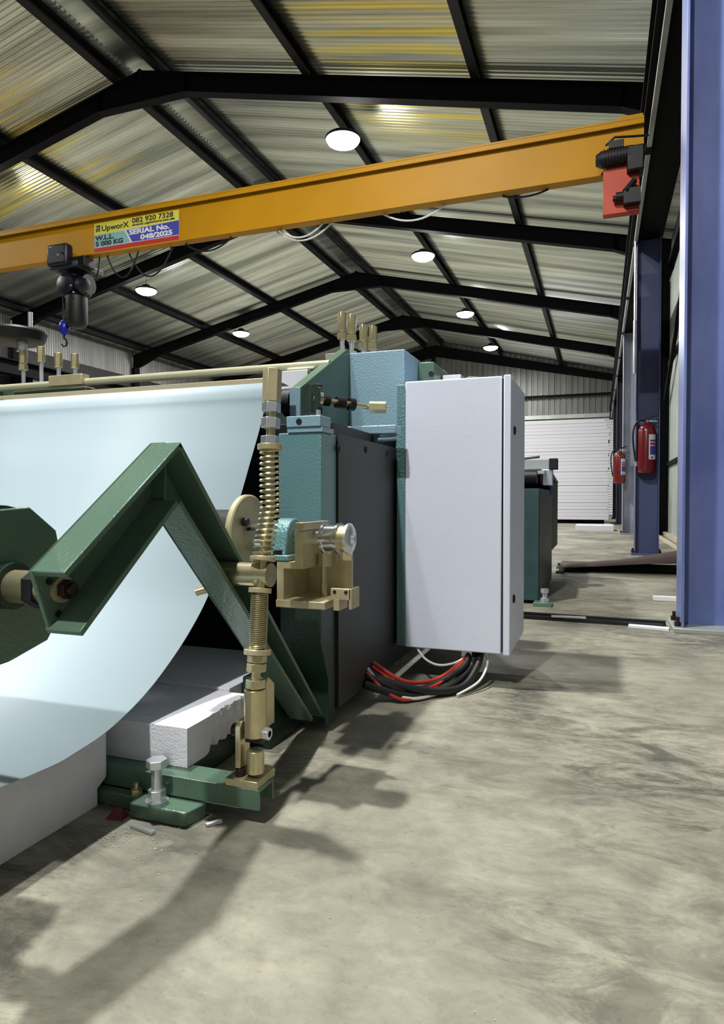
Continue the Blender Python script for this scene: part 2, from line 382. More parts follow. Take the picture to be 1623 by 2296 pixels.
# ------------------------------------------------------------------ purlins
def purlin(x, label, kind=0):
    z = und(x) + RT; s = -1 if x > RX else 1
    mb = MB()
    zb = z + 0.002; zt = z + PUH - 0.002; e = 0.0
    c = lambda dx, zz: (x + dx, zz + SL * s * dx)
    w_ = 0.10
    poly = [c(-w_ / 2, zb), c(w_ / 2, zb), c(w_ / 2, zb + .03), c(w_ / 2 - .006, zb + .03), c(w_ / 2 - .006, zb + .006), c(-w_ / 2 + .006, zb + .006),
            c(-w_ / 2 + .006, zt - .006), c(w_ / 2, zt - .006), c(w_ / 2, zt), c(-w_ / 2, zt)]
    mb.prism(poly, 'Y', Y0 + 0.05, Y1 - 0.05)
    return lone(mb, 'roof_purlin', 'purlin', label, 'purlin', 'roof purlins')
for x, l in [(-5.62, 'dark purlin directly right of the roof ridge'), (-3.45, 'dark purlin on the right slope that carries the row of lamps'),
             (-1.36, 'dark purlin on the right slope between the lamp row and the right wall'), (0.66, 'dark eave purlin along the top of the right wall'),
             (-6.30, 'dark purlin directly left of the roof ridge'), (-8.41, 'dark purlin on the left slope next below the ridge'),
             (-10.5, 'dark purlin on the left slope above the left lamps'), (-12.50, 'dark eave purlin along the top of the left wall')]:
    purlin(x, l)
# ridge capping: perforated closure strip between the two ridge purlins
mb = MB()
mb.prism([(RX - .33, zr(RX) - .10), (RX, zr(RX) - .035), (RX + .33, zr(RX) - .10), (RX, zr(RX) - .045)], 'Y', Y0, Y1)
rc = lone(mb, 'ridge_capping', 'galv', 'folded galvanised capping strip inside the roof ridge', 'ridge capping')

mb = MB(); xx = -6.17; zz = zr(xx) - .018
mb.box(xx - .012, xx + .012, 4.0, Y1 - .3, zz - .012, zz + .004)
yy = 4.05
while yy < Y1 - .4:
    mb.box(xx - .035, xx + .035, yy, yy + .028, zz - .030, zz - .010); yy += .0755
lone(mb, 'closure_strip', 'zinc', 'toothed metal closure strip beside the left ridge purlin', 'closure strip')

# ------------------------------------------------------------------ columns
def column(name, x0, x1, y, ztop, m, label, mirror=False, plate=True, grp=None, wide=0.22):
    t = thing(name, label, 'column', ((x0 + x1) / 2, y + wide / 2, 0), grp)
    MB().box(x0, x0 + 0.012, y, y + wide, 0.02, ztop).box(x1 - 0.012, x1, y, y + wide, 0.02, ztop).build('flange', m, t, 0.002)
    MB().box(x0 + 0.012, x1 - 0.012, y + wide / 2 - 0.005, y + wide / 2 + 0.005, 0.02, ztop).build('web', m, t)
    if plate:
        MB().box(x0 - 0.035, x1 + 0.035, y - 0.03, y + wide + 0.03, 0, 0.02).build('base_plate', 'conduit' if m == 'blue' and y < 5 else m, t, 0.002)
        for sx in (x0 - 0.012, x1 + 0.012):
            for sy in (y + 0.03, y + wide - 0.03):
                b = MB().hexa((sx, sy, 0.02), (sx, sy, 0.04), 0.016).build('anchor_nut', 'brownbolt', t)
                MB().cyl((sx, sy, 0.04), (sx, sy, 0.062), 0.008, 12).build('anchor_bolt', 'brownbolt', b)
    return t
cl = ['blue steel column in the right foreground, cut by the picture edge', 'blue steel column with the large fire extinguisher hung on it',
      'grey-lilac steel column behind the extinguisher column, with a small extinguisher', 'dark steel column third behind the foreground column, by the white board stack',
      'dark steel column nearest the far end wall on the right side']
cm = ['blue', 'blue_shaded', 'lilac', 'blue_d', 'blue_d']
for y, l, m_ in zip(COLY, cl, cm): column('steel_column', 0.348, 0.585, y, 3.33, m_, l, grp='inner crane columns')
cl = ['dark outer wall column hidden beside the foreground column', 'dark outer wall column behind the foreground column', 'black outer wall column seen in the gap right of the extinguisher column',
      'black outer wall column beside the third inner column', 'black outer wall column nearest the end wall']
for y, l in zip(COLY, cl): column('wall_column', 0.80, 1.03, y + 0.0, 4.42, 'steel_black', l, grp='outer wall columns')  # near-black colour stands in for the shade on these columns
for i, y in enumerate(COLY[1:]):
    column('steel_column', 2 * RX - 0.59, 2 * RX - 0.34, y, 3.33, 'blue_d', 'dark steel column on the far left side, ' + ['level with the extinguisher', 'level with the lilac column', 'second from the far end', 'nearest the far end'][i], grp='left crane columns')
    column('wall_column', 2 * RX - 1.17, 2 * RX - 0.92, y, 4.42, 'steel_black', 'black outer column on the far left wall, ' + ['level with the extinguisher', 'level with the lilac column', 'second from the far end', 'nearest the far end'][i], grp='left wall columns')
# girts on the right wall and their braces
for z, l in [(1.14, 'lowest'), (2.73, 'middle'), (4.36, 'upper')]:
    lone(MB().box(1.00, 1.08, Y0 + .1, Y1 - .25, z - 0.03, z + 0.03), 'wall_girt', 'steel_black', f'{l} black girt running along the right wall', 'girt', 'right wall girts')
for z, l in [(1.5, 'lower'), (3.0, 'upper')]:
    lone(MB().box(XL + .04, XL + .06, Y0 + .1, Y1 - .25, z - 0.03, z + 0.03), 'wall_girt', 'steel_black', f'{l} black girt running along the left wall', 'girt', 'left wall girts')
lone(MB().box(XL + .15, XR - .15, Y1 - .24, Y1 - .2, 4.21, 4.29), 'wall_girt', 'steel_black', 'black horizontal girt across the far corrugated end wall above the stack', 'girt')
lone(MB().box(-6.02, -5.9, Y1 - .34, Y1 - .24, 0, 6.0), 'gable_post', 'steel_black', 'black gable post in the middle of the far end wall', 'post')
lone(MB().obox((0.97, 11.6, 2.15), (0.97, 8.0, 4.0), 0.05, 0.07), 'wall_brace', 'steel_black', 'black diagonal brace rising in the bay behind the foreground column', 'brace')
# runway girders
def girder(x0, x1, lab):
    t = thing('runway_girder', lab, 'crane rail', ((x0 + x1) / 2, 10, 3.33), 'crane runway girders')
    xm = (x0 + x1) / 2
    MB().box(x0, x1, Y0 + .1, Y1 - .3, 3.33, 3.35).build('bottom_flange', 'steel_black', t)
    MB().box(xm - .01, xm + .01, Y0 + .1, Y1 - .3, 3.35, 3.63).build('web', 'steel_black', t)
    MB().box(x0, x1, Y0 + .1, Y1 - .3, 3.63, 3.65).build('top_flange', 'steel_black', t)
    return t
girder(0.28, 0.60, 'black crane runway girder along the right columns')
girder(2 * RX - 0.60, 2 * RX - 0.28, 'black crane runway girder along the left columns')
t = thing('conductor_rail', 'pale grey conductor strip fixed under the right runway girder', 'conductor rail', (0.335, 10, 3.28))
rnd = random.Random(3)
y = Y0 + .2
while y < Y1 - 2:
    L_ = 2.0
    MB().box(0.320, 0.352, y + .02, y + L_ - .02, 3.275, 3.31).build('rail_segment', 'conduit', t)
    MB().box(0.313, 0.358, y - .05, y + .05, 3.268, 3.328).build('hanger_clamp', 'steel_black', t)
    y += L_
lone(MB().cyl((0.33, 7.50, 2.45), (0.33, 7.50, 3.3), 0.010, 12).cyl((0.33, 7.50, 1.9), (0.33, 7.50, 2.45), 0.014, 12), 'conduit_pipe', 'zinc', 'thin shiny conduit running up the inner edge of the extinguisher column', 'conduit')

# ------------------------------------------------------------------ lamps
def make_lamp():
    t = thing('high_bay_lamp', 'x', 'lamp')
    MB().lathe((0, 0, -.02), (0, 0, 1), [(0, .232), (.03, .235), (.05, .21), (.07, .10), (.12, .08), (.14, .03)]).build('housing', 'blackm', t)
    MB().lathe((0, 0, -.05), (0, 0, 1), [(-.06, .06), (-.045, .13), (-.01, .20), (.03, .225)]).build('lens', 'lens', t)
    MB().cyl((0, 0, .12), (0, 0, .40), .004, 8).build('suspension_cord', 'blackm', t)
    return t
lamp0 = make_lamp(); first = True
def add_lamp(x, y, z, label, k=1.0, group='high bay lamps'):
    global first
    o = lamp0 if first else copy_tree(lamp0); first = False
    o.location = (x, y, z); o['label'] = label; o['group'] = group; o['category'] = 'lamp'
    ld = bpy.data.lights.new('lamp_light', 'AREA'); ld.shape = 'DISK'; ld.size = 0.34 if y > 3 else 0.16; ld.energy = LAMP_W * k; ld.color = LAMP_COL
    lo = bpy.data.objects.new('lamp_light', ld); col.objects.link(lo); lo.location = (x, y, z - 0.125)
    pd = bpy.data.lights.new('lamp_glow', 'POINT'); pd.shadow_soft_size = 0.16; pd.energy = LAMP_W * k * GLOW * (1 if y > 3 else 0.8); pd.color = LAMP_COL
    po = bpy.data.objects.new('lamp_glow', pd); col.objects.link(po); po.location = (x, y, z - 0.24)
for (x, y, z), l in zip(LAMPS_RIGHT, ['largest lit round lamp, above the yellow crane beam', 'lit round lamp just below the crane beam, right of centre', 'lit round lamp third in the right hand row', 'lit round lamp farthest back, in front of the end wall']):
    add_lamp(x, y, z, l)
for (x, y, z), l in zip(LAMPS_LEFT, ['lit round lamp on the left slope behind the hoist', 'lit round lamp on the left slope nearer the middle of the picture']):
    add_lamp(x, y, z, l)
for (x, y, z, k), l in zip(LAMPS_NEAR, ['lit lamp overhead in front of the near machine', 'lit lamp overhead behind the viewer', 'lit lamp on the left slope just outside the left picture edge', 'lit lamp on the left slope nearest the viewer']):
    add_lamp(x, y, z, l, k)

# ------------------------------------------------------------------ overhead crane
cr = thing('overhead_crane', 'yellow overhead crane beam spanning the hall with a rating sticker', 'crane', (-5.9, 5.2, 2.92))
CX0, CX1 = 2 * RX - 0.275, 0.275; CB, CT = 2.925, 3.29
MB().prism([(CX0, CB), (CX1, CB), (CX1, CB + .014), (CX0, CB + .014)], 'Y', 5.125, 5.225).build('bottom_flange', 'yellow', cr, 0.002)
MB().prism([(CX0, CB + .014), (CX1, CB + .014), (CX1, CT - .018), (CX0, CT - .018)], 'Y', 5.138, 5.212).build('web', 'yellow', cr)
MB().box(CX0, CX1, 5.10, 5.25, CT - .018, CT).build('top_flange', 'yellow', cr, 0.002)
MB().box(CX0, CX1, 5.10, 5.112, CT - .052, CT - .012).build('flange_lip', 'yellow', cr, 0.002)
for xx, nm in ((0.19, 1), (2 * RX - 0.19, 2)):
    c_ = MB().box(xx - .08, xx + .08, 5.12, 5.95, CT + .002, CT + .03).build('end_carriage', 'yellow', cr, 0.004)
    for yy in (5.2, 5.85): MB().cyl((xx - .06, yy, CT + .034), (xx + .06, yy, CT + .034), 0.006, 16).build('wheel', 'blackm', c_)
# drive motor and its orange cover at the right end
mo = MB().cyl((-0.01, 5.02, 2.985), (0.20, 5.02, 2.995), 0.058, 20).cyl((-0.045, 5.02, 2.985), (-0.01, 5.02, 2.985), 0.036, 16, 0.056).build('travel_motor', 'blackm', cr)
f_ = MB()
for i in range(9): f_.cyl((0.01 + i * .02, 5.02, 2.987), (0.016 + i * .02, 5.02, 2.987), 0.066, 20)
f_.box(0.04, 0.14, 4.98, 5.06, 3.04, 3.09); f_.build('cooling_fin', 'blackm', mo)
MB().box(0.16, 0.27, 4.96, 5.10, 2.86, 3.03).build('gear_case', 'blackm', cr, .01)
MB().tube([(0.02, 5.02, 3.08), (0.08, 5.0, 3.12), (0.2, 5.02, 3.115), (0.3, 5.05, 3.12)], .008).build('motor_cable', 'rubber', cr)
MB().box(0.005, 0.245, 5.03, 5.10, 2.60, 2.925).build('drive_cover', 'orange', cr, .006)
mb = MB().cyl((0.09, 4.99, 2.70), (0.22, 4.99, 2.70), 0.03, 12).cyl((0.15, 4.97, 2.72), (0.21, 5.0, 2.80), 0.022, 10).box(0.14, 0.25, 4.96, 5.03, 2.64, 2.74).cyl((0.07, 4.99, 2.69), (0.09, 4.99, 2.69), .02, 10)
mb.build('limit_switch', 'blackm', cr)
# rating sticker on the web
sx0, sx1, sz0, sz1, sy = -4.555, -3.605, 2.942, 3.212, 5.134
MB().box(sx0, sx1, sy, sy + .003, sz0, sz1).build('rating_sticker', 'st_white', cr)
stk = [o for o in bpy.data.objects if o.name == 'rating_sticker'][0]
W_ = sx1 - sx0; H_ = sz1 - sz0; e = sy - .001
def sq(poly, name, m): 
    MB().prism([(sx0 + a * W_, sz0 + b * H_) for a, b in poly], 'Y', e, e + .0015).build(name, m, stk)
sq([(0, .60), (1, .66), (1, 1), (0, 1)], 'yellow_panel', 'st_yel')
sq([(0, .17), (.44, .17), (.37, .60), (0, .60)], 'cyan_panel', 'st_cyan')
sq([(.46, .17), (1, .17), (1, .645), (.39, .60)], 'blue_panel', 'st_blue')
sq([(0, 0), (1, 0), (1, .15), (0, .15)], 'red_panel', 'st_red')
ty = e - .0012
lettering('lettering', 'UpworX', .070, 'ink', stk, (sx0 + .09 * W_, ty, sz0 + .71 * H_), 1.25, .0014)
lettering('lettering', '082 920 7328', .064, 'ink', stk, (sx0 + .46 * W_, ty, sz0 + .805 * H_), 1.28, .0011)
lettering('lettering', 'www.upworx.co.za', .030, 'ink', stk, (sx0 + .46 * W_, ty, sz0 + .705 * H_), 2.0, .0010)
lettering('lettering', 'W.L.L.', .060, 'ink', stk, (sx0 + .015 * W_, ty, sz0 + .405 * H_), 1.35, .0024)
lettering('lettering', '5 000 KG', .058, 'ink', stk, (sx0 + .015 * W_, ty, sz0 + .205 * H_), 1.40, .0024)
lettering('lettering', 'SERIAL No.', .062, 'st_white', stk, (sx0 + .425 * W_, ty, sz0 + .425 * H_), 1.50, .0026)
lettering('lettering', '048/2025', .062, 'st_white', stk, (sx0 + .56 * W_, ty, sz0 + .205 * H_), 1.50, .0026)
lg = MB()
for (a0, b0, a1, b1) in [(.020, .70, .034, .79), (.040, .70, .052, .87), (.020, .80, .052, .83), (.060, .70, .072, .93), (.020, .88, .072, .92)]:
    lg.box(sx0 + a0 * W_, sx0 + a1 * W_, e - .0015, e, sz0 + b0 * H_, sz0 + b1 * H_)
lg.build('logo_mark', 'ink', stk)

# hoist
ho = thing('chain_hoist', 'black electric chain hoist under the left part of the crane beam', 'hoist', (-4.9, 5.2, 2.2))
MB().box(-5.02, -4.77, 5.00, 5.10, 2.82, 3.03).build('trolley_plate', 'cable_blue', ho, .03)
MB().box(-5.02, -4.77, 5.25, 5.34, 2.82, 3.03).build('trolley_plate', 'cable_blue', ho, .03)
MB().box(-5.00, -4.66, 5.02, 5.38, 2.79, 2.86).build('cross_frame', 'cable_blue', ho, .015)
for x_ in (-4.96, -4.84):
    for y_ in (5.122, 5.228): MB().cyl((x_, y_ - .01, 2.962), (x_, y_ + .01, 2.962), .022, 16).build('trolley_wheel', 'blackm', ho)
MB().lathe((-4.86, 5.05, 2.66), (-4.86, 6, 2.66), [(0, .05), (.02, .10), (.10, .112), (.26, .112), (.30, .08)]).build('gearbox', 'cable_blue', ho)
MB().cyl((-4.99, 5.2, 2.675), (-4.68, 5.2, 2.675), .095, 20).build('hoist_motor', 'cable_blue', ho)
MB().lathe((-4.73, 5.14, 2.66), (-4.60, 5.14, 2.60), [(0, .075), (.05, .075), (.07, .04)]).build('brake_cover', 'cable_blue', ho)
MB().box(-4.76, -4.60, 5.05, 5.2, 2.80, 2.90).build('control_box', 'blackm', ho, .01)
for p in [(-4.93, 4.975, 2.98), (-4.84, 4.975, 2.9), (-4.74, 5.03, 2.62), (-4.70, 5.02, 2.55)]:
    MB().hexa(p, (p[0], p[1] - .012, p[2]), .009).build('cover_screw', 'zinc', ho)
MB().lathe((-4.80, 5.16, 2.58), (-4.80, 5.16, 0), [(0, .07), (.03, .10), (.28, .10), (.31, .085), (.33, .05)]).build('chain_bag', 'rubber', ho)
ch = MB()
for i in range(20):
    z = 2.60 - i * .013
    ch.obox((-4.945, 5.14, z), (-4.945, 5.14, z - .015), .016 if i % 2 else .007, .007 if i % 2 else .016)
ch.build('load_chain', 'blackm', ho)
MB().lathe((-4.935, 5.14, 2.335), (-4.935, 5.14, 0), [(0, .018), (.02, .04), (.06, .052), (.11, .045), (.14, .02)]).build('hook_block', 'hookblue', ho)
MB().tube([(-4.935, 5.14, 2.21), (-4.935, 5.14, 2.16), (-4.91, 5.14, 2.145), (-4.90, 5.14, 2.115), (-4.915, 5.14, 2.09), (-4.945, 5.14, 2.085), (-4.962, 5.14, 2.105)], .011).build('hook', 'cable_blue', ho)

def catenary(a, b, sag, n=14):
    a = Vector(a); b = Vector(b)
    return [a.lerp(b, i / n) - Vector((0, 0, sag * (1 - (2 * i / n - 1) ** 2))) for i in range(n + 1)]
loops = [((-4.62, 5.2, 2.78), (-4.55, 5.2, 2.92), .10, 'black cable drooping from the hoist to the crane beam', 'rubber'),
         ((-4.46, 5.2, 2.92), (-4.10, 5.2, 2.92), .22, 'black festoon cable loop just right of the hoist', 'rubber'),
         ((-4.22, 5.22, 2.92), (-3.74, 5.22, 2.92), .24, 'black festoon cable loop under the sticker, beside the left lamp', 'rubber'),
         ((-3.58, 5.2, 2.92), (-3.10, 5.2, 2.92), .09, 'black festoon cable shallow loop right of the sticker', 'rubber'),
         ((-2.62, 5.2, 2.92), (-2.22, 5.2, 2.92), .09, 'pale cable loop under the middle of the crane beam, left one', 'cable_white'),
         ((-2.66, 5.22, 2.92), (-2.15, 5.22, 2.92), .11, 'second pale cable hanging with the left pale loop', 'cable_white'),
         ((-1.68, 5.2, 2.92), (-1.17, 5.2, 2.92), .085, 'white cable loop under the crane beam, right of centre', 'cable_white'),
         ((-0.72, 5.2, 2.92), (-0.38, 5.2, 2.92), .03, 'short black cable sag near the right end of the crane beam', 'rubber')]
for a, b, s, l, m_ in loops:
    lone(MB().tube(catenary(a, b, s), .008), 'festoon_cable', m_, l, 'cable', 'cables hanging from the crane beam')

# ------------------------------------------------------------------ near machine
ma = thing('forming_machine', 'large green sheet forming machine with rollers and adjuster nuts along its top', 'machine', (-1.55, 2.0, 0))
MB().box(-.81, -.735, 1.40, 3.2, 0, .17).build('base_rail', 'green_d', ma, .004)
MB().box(-.88, -.80, 1.121, 1.40, 0, .068).build('front_rail', 'green_d', ma, .003)
MB().box(-2.50, -2.42, 1.36, 3.2, .0, .13).build('base_rail', 'green_d', ma, .004)
MB().box(-2.42, -.81, 2.9, 3.0, .03, .13).build('cross_member', 'green_d', ma, .004)
MB().box(-.762, -.645, 1.50, 1.60, .37, .763).build('upright', 'teal', ma, .003)
MB().prism([(1.503, .24), (1.553, .14), (1.553, .02), (1.60, .02), (1.60, .37), (1.503, .37)], 'X', -.760, -.648).build('shaded_upright', 'green_d', ma, .002)  # dark colour imitates the shadow of bracket and arm on the upright
MB().box(-2.50, -2.38, 1.50, 1.60, .13, .763).build('upright', 'teal', ma, .003)
sp = MB().prism([(1.601, .05), (3.1, .05), (3.1, .767), (1.601, .767)], 'X', -.655, -.64).build('side_plate', 'olive_shaded', ma)
for p in [(-.64, 1.815, .741), (-.64, 2.021, .741), (-.64, 1.60, .80 - .07)]: hole('bolt_hole', p, .010, 'X', sp)
MB().box(-2.42, -2.40, 1.56, 3.1, .04, .79).build('side_plate', 'green_d', ma)
MB().box(-2.40, -.655, 1.95, 1.97, .03, .80).build('added_dark_interior_panel', 'blackm', ma)  # black panel added for the dark interior under the machine
# shims and bearing block on the upright
MB().box(-.735, -.640, 1.495, 1.57, .763, .775).build('shim_plate', 'teal_l', ma, .001)
bb = MB().box(-.735, -.643, 1.49, 1.557, .776, .803).build('clamp_block', 'teal_l', ma, .002)
hole('bolt_hole', (-.70, 1.49, .789), .0075, 'Y', bb)
MB().cyl((-.668, 1.535, .803), (-.668, 1.535, .822), .006, 12).build('set_screw', 'zinc', ma)
MB().box(-.90, -.665, 1.62, 2.2, .70, .80).build('gap_shade_box', 'blackm', ma, .002)  # black box added to paint the dark void below the gusset
# gusset plate
MB().prism([(1.79, .80), (2.2, .80), (2.2, 1.122), (2.175, 1.122), (1.79, .928)], 'X', -.868, -.836).build('gusset_plate', 'green', ma, .002)
MB().box(-.869, -.835, 1.784, 1.792, .80, .928).build('gusset_nose', 'teal_l', ma, .001)
# head box
MB().box(-.851, -.635, 2.2, 2.42, .80, 1.112).build('head_box', 'teal_l', ma, .003)
MB().box(-.635, -.575, 2.38, 2.62, .86, 1.10).build('rear_box', 'green', ma, .003)
hole('bolt_hole', (-.585, 2.38, 1.055), .010, 'Y', ma)
MB().box(-.57, -.50, 2.5, 2.62, 1.02, 1.07).build('warning_plate', 'st_white', ma, .001)
MB().box(-2.62, -2.0, 2.2, 2.42, .80, 1.06).build('head_box', 'green_d', ma, .003)
MB().box(-2.42, -2.10, 2.2, 2.36, 1.06, 1.085).build('top_plate', 'cream', ma, .002)
MB().box(-.815, -.60, 1.98, 2.04, .802, .829).build('shelf_bar', 'teal_l', ma, .003)
MB().prism([(-.842, .812), (-.832, .824), (-.818, .828), (-.818, .803), (-.832, .804)], 'Y', 1.98, 2.03).build('bar_nose', 'teal_l', ma, .001)
MB().tube([(-.76, 2.0, .785), (-.70, 2.0, .779), (-.65, 2.0, .788), (-.60, 2.0, .790)], .009, 10).build('lower_strap', 'teal_l', ma)
# horizontal adjuster through the gusset
hz = [(-.832, 1.87, .906), (-.745, 2.02, .906)]
d_ = (Vector(hz[1]) - Vector(hz[0])).normalized(); A_ = Vector(hz[0])
MB().cyl(A_, A_ + d_ * .012, .042, 24).build('adjuster_flange', 'chrome', ma)
MB().cyl(A_, Vector((-.70, 2.02, .893)), .008, 12).build('adjuster_stud', 'brass', ma)
B_ = Vector((-.70, 2.02, .893)); dd = (B_ - A_)
for t0, t1, r in [(.18, .28, .017), (.40, .55, .018), (.62, .72, .020)]:
    MB().cyl(A_ + dd * t0, A_ + dd * t1, r, 12).build('lock_ring', 'blackm', ma)
for sgn in (1, -1): MB().hexa(A_ + Vector((.008, 0, .036 * sgn)), A_ + Vector((.024, .012, .036 * sgn)), .010).build('flange_screw', 'blackm', ma)
MB().hexa(B_, B_ + Vector((.052, .012, -.002)), .019).build('adjuster_nut', 'cream', ma)
# bright roller journal between the sheet and the gusset
MB().cyl((-.935, 1.82, .895), (-.898, 1.82, .895), .036, 24).build('roller_journal', 'chrome', ma)
MB().cyl((-.898, 1.82, .888), (-.872, 1.82, .888), .042, 24).build('journal_collar', 'blackm', ma)
MB().cyl((-2.32, 1.86, .87), (-.93, 1.86, .87), .055, 32).build('feed_roller', 'chrome', ma)
MB().cyl((-2.32, 2.03, 1.042), (-.841, 2.03, 1.042), .0145, 20).build('guide_tube', 'tube', ma)
MB().box(-2.34, -2.28, 1.70, 2.10, .80, 1.06).build('tube_bracket', 'green', ma, .002)
MB().box(-2.28, -.885, 1.70, 1.712, .905, .945).build('guide_strip', 'tan', ma, .001)
MB().box(-2.28, -.885, 1.712, 2.2, .78, .80).build('bed_plate', 'blackm', ma)
hole('bolt_hole', (-1.90, 1.70, .925), .008, 'Y', ma)
MB().box(-2.36, -.86, 2.15, 2.2, .82, 1.0).build('front_beam', 'blackm', ma)
MB().box(-1.00, -.90, 1.98, 2.02, .96, 1.02).build('guide_block', 'st_white', ma, .002)
MB().box(-2.0, -2.02 + .18, 2.0, 2.04, 1.03, 1.07).build('guide_block', 'cream', ma, .002)
# vertical adjusters: tall hexagonal coupling nuts
def adjuster(x, y, z0, zn0, zn1, r, m1='brass', lock=True):
    n = MB().hexa((x, y, zn0), (x, y, zn1), r).build('adjuster_nut', m1, ma, .0015)
    MB().cyl((x, y, z0), (x, y, zn0), .0085, 12).build('threaded_stud', 'zinc', n)
    if lock: MB().hexa((x, y, zn0 - .028), (x, y, zn0 - .006), r * 1.12).build('lock_nut', 'brass', n)
    MB().hexa((x, y, z0), (x, y, z0 + .022), r * 1.25).build('base_nut', 'zinc', n)
adjuster(-.904, 2.30, 1.112, 1.218, 1.288, .0165, 'brass')
adjuster(-.855, 2.27, 1.112, 1.200, 1.268, .0165)
adjuster(-.827, 2.32, 1.112, 1.180, 1.240, .0160)
adjuster(-.790, 2.32, 1.112, 1.175, 1.232, .0160)
MB().box(-.93, -.85, 2.2, 2.4, 1.095, 1.118).build('top_plate', 'zinc', ma, .002)
adjuster(-2.444, 2.30, 1.085, 1.205, 1.262, .019)
MB().hexa((-2.444, 2.3, 1.262), (-2.444, 2.3, 1.305), .021).build('spindle_nut', 'zinc', ma)
adjuster(-2.34, 2.30, 1.085, 1.205, 1.272, .018, lock=False)
adjuster(-2.242, 2.30, 1.085, 1.175, 1.236, .018, lock=False)
adjuster(-2.151, 2.30, 1.085, 1.165, 1.226, .018, lock=False)
hw = MB().lathe((-2.49, 2.3, 1.30), (-2.49, 2.3, 2), [(0, .105), (.008, .122), (.045, .135), (.055, .128), (.062, .05)], 36).build('hand_wheel', 'blackm', ma)
MB().cyl((-2.46, 2.3, 1.26), (-2.46, 2.3, 1.32), .016, 12).build('wheel_spindle', 'zinc', hw)
MB().cyl((-2.40, 2.3, 1.355), (-2.40, 2.3, 1.43), .010, 12).build('crank_knob', 'zinc', hw)
# lower roller end, pillow block and bracket
AY, AZ = 1.31, .514
MB().cyl((-.842, AY, AZ), (-.745, AY, AZ), .060, 32).build('lower_roller', 'blackm', ma)
ds = MB().lathe((-.752, AY, AZ + .008), (0, AY, AZ + .008), [(0, .082), (.004, .086), (.014, .086), (.017, .083)], 40).build('roller_end_disc', 'cream', ma)
MB().cyl((-.737, AY, AZ), (-.675, AY, AZ), .033, 28).build('hub', 'chrome', ds)
MB().hexa((-.737, AY - .035, AZ + .034), (-.722, AY - .035, AZ + .034), .009).build('hub_screw', 'blackm', ds)
pb = MB().prism([(AY - .05, AZ - .035), (AY + .05, AZ - .035)] + [(AY + .042 * cos(a), AZ + .042 * sin(a)) for a in [radians(x) for x in range(0, 181, 15)]] , 'X', -.662, -.624).build('pillow_block', 'teal', ma, .003)
MB().box(-.664, -.612, AY - .062, AY + .062, AZ - .046, AZ - .034).build('block_foot', 'teal', pb, .002)
MB().hexa((-.642, AY - .048, AZ - .034), (-.642, AY - .048, AZ - .024), .011).build('block_bolt', 'blackm', pb)
sf = MB().cyl((-.675, AY, AZ), (-.552, AY, AZ), .0165, 24).build('shaft', 'chrome', ma)
MB().cyl((-.555, AY, AZ), (-.522, AY, AZ), .031, 28).build('shaft_bearing', 'chrome', sf)
for x_ in (-.556, -.524): MB().cyl((x_, AY, AZ), (x_ + .005, AY, AZ), .034, 28).build('bearing_flange', 'chrome', sf)
MB().cyl((-.519, AY, AZ), (-.502, AY, AZ), .029, 28).build('end_bush', 'brass', sf)
MB().lathe((-.502, AY, AZ), (0, AY, AZ), [(0, .033), (.005, .033), (.009, .028), (.010, .012), (.016, .008)], 28).build('end_cap', 'zinc', sf)
# folded bracket carrying the pillow block: profile in XZ, extruded along Y
br = MB().prism([(-.640, .378), (-.624, .378), (-.624, .452), (-.580, .452), (-.580, .532), (-.598, .532), (-.598, .467), (-.640, .467)], 'Y', 1.25, 1.375).build('stepped_bracket', 'cream', ma, .0015)
MB().box(-.595, -.577, 1.247, 1.385, .533, .549).build('cap_bar', 'cream', br, .001)
MB().box(-.640, -.528, 1.245, 1.41, .371, .387).build('bracket_base', 'cream', br, .0015)
MB().prism([(1.375, .387), (1.381, .387), (1.381, .50), (1.375, .50)], 'X', -.638, -.545).build('back_plate', 'cream', br)
MB().prism([(-.56, .387), (-.522, .387), (-.522, .475), (-.545, .50)], 'Y', 1.385, 1.395).build('rib_plate', 'cream', br)
MB().cyl((-.566, 1.33, .387), (-.566, 1.33, .47), .007, 12).build('support_stud', 'brass', br)
MB().hexa((-.563, 1.33, .452), (-.563, 1.33, .480), .015).build('support_nut', 'cream', br)
tp = MB().box(-.522, -.478, 1.262, 1.272, .391, .414).build('tapped_plate', 'cream', br, .001)
for x_ in (-.513, -.488): hole('tapped_hole', (x_, 1.262, .407), .0035, 'Y', tp)
MB().box(-.516, -.503, 1.262, 1.31, .368, .392).build('stop_lug', 'cream', br, .001); MB().box(-.482, -.476, 1.262, 1.31, .372, .414).build('side_lug', 'cream', br, .001)
# foot channel and levelling foot
ch_ = MB().prism([(1.06, .030), (1.066, .030), (1.066, .062), (1.114, .062), (1.114, .030), (1.12, .030), (1.12, .068), (1.06, .068)], 'X', -1.60, -.580).build('foot_channel', 'green', ma, .001)
ft = MB().prism([(-.968, 1.062), (-.985, 1.04), (-.835, 1.035), (-.828, 1.012), (-.705, 1.012), (-.692, 1.062)], 'Z', 0.0, .028).build('foot_plate', 'green', ma, .003)
MB().hexa((-.785, 1.038, .028), (-.785, 1.038, .050), .017).build('levelling_nut', 'zinc', ft, .001)
MB().cyl((-.785, 1.038, .050), (-.785, 1.038, .093), .0105, 20).build('levelling_screw', 'zinc', ft)
MB().hexa((-.785, 1.038, .092), (-.785, 1.038, .107), .020).build('screw_head', 'zinc', ft, .001)
MB().cyl((-.785, 1.038, .026), (-.785, 1.038, .030), .022, 20).build('washer', 'zinc', ft)
MB().hexa((-.838, 1.045, .028), (-.838, 1.045, .040), .011).cyl((-.838, 1.045, .04), (-.838, 1.045, .052), .005, 10).build('anchor_nut', 'brass', ft)
MB().box(-.80, -.56, 1.12, 1.60, .0, .03).build('floor_skid', 'green_d', ma, .002) if False else None

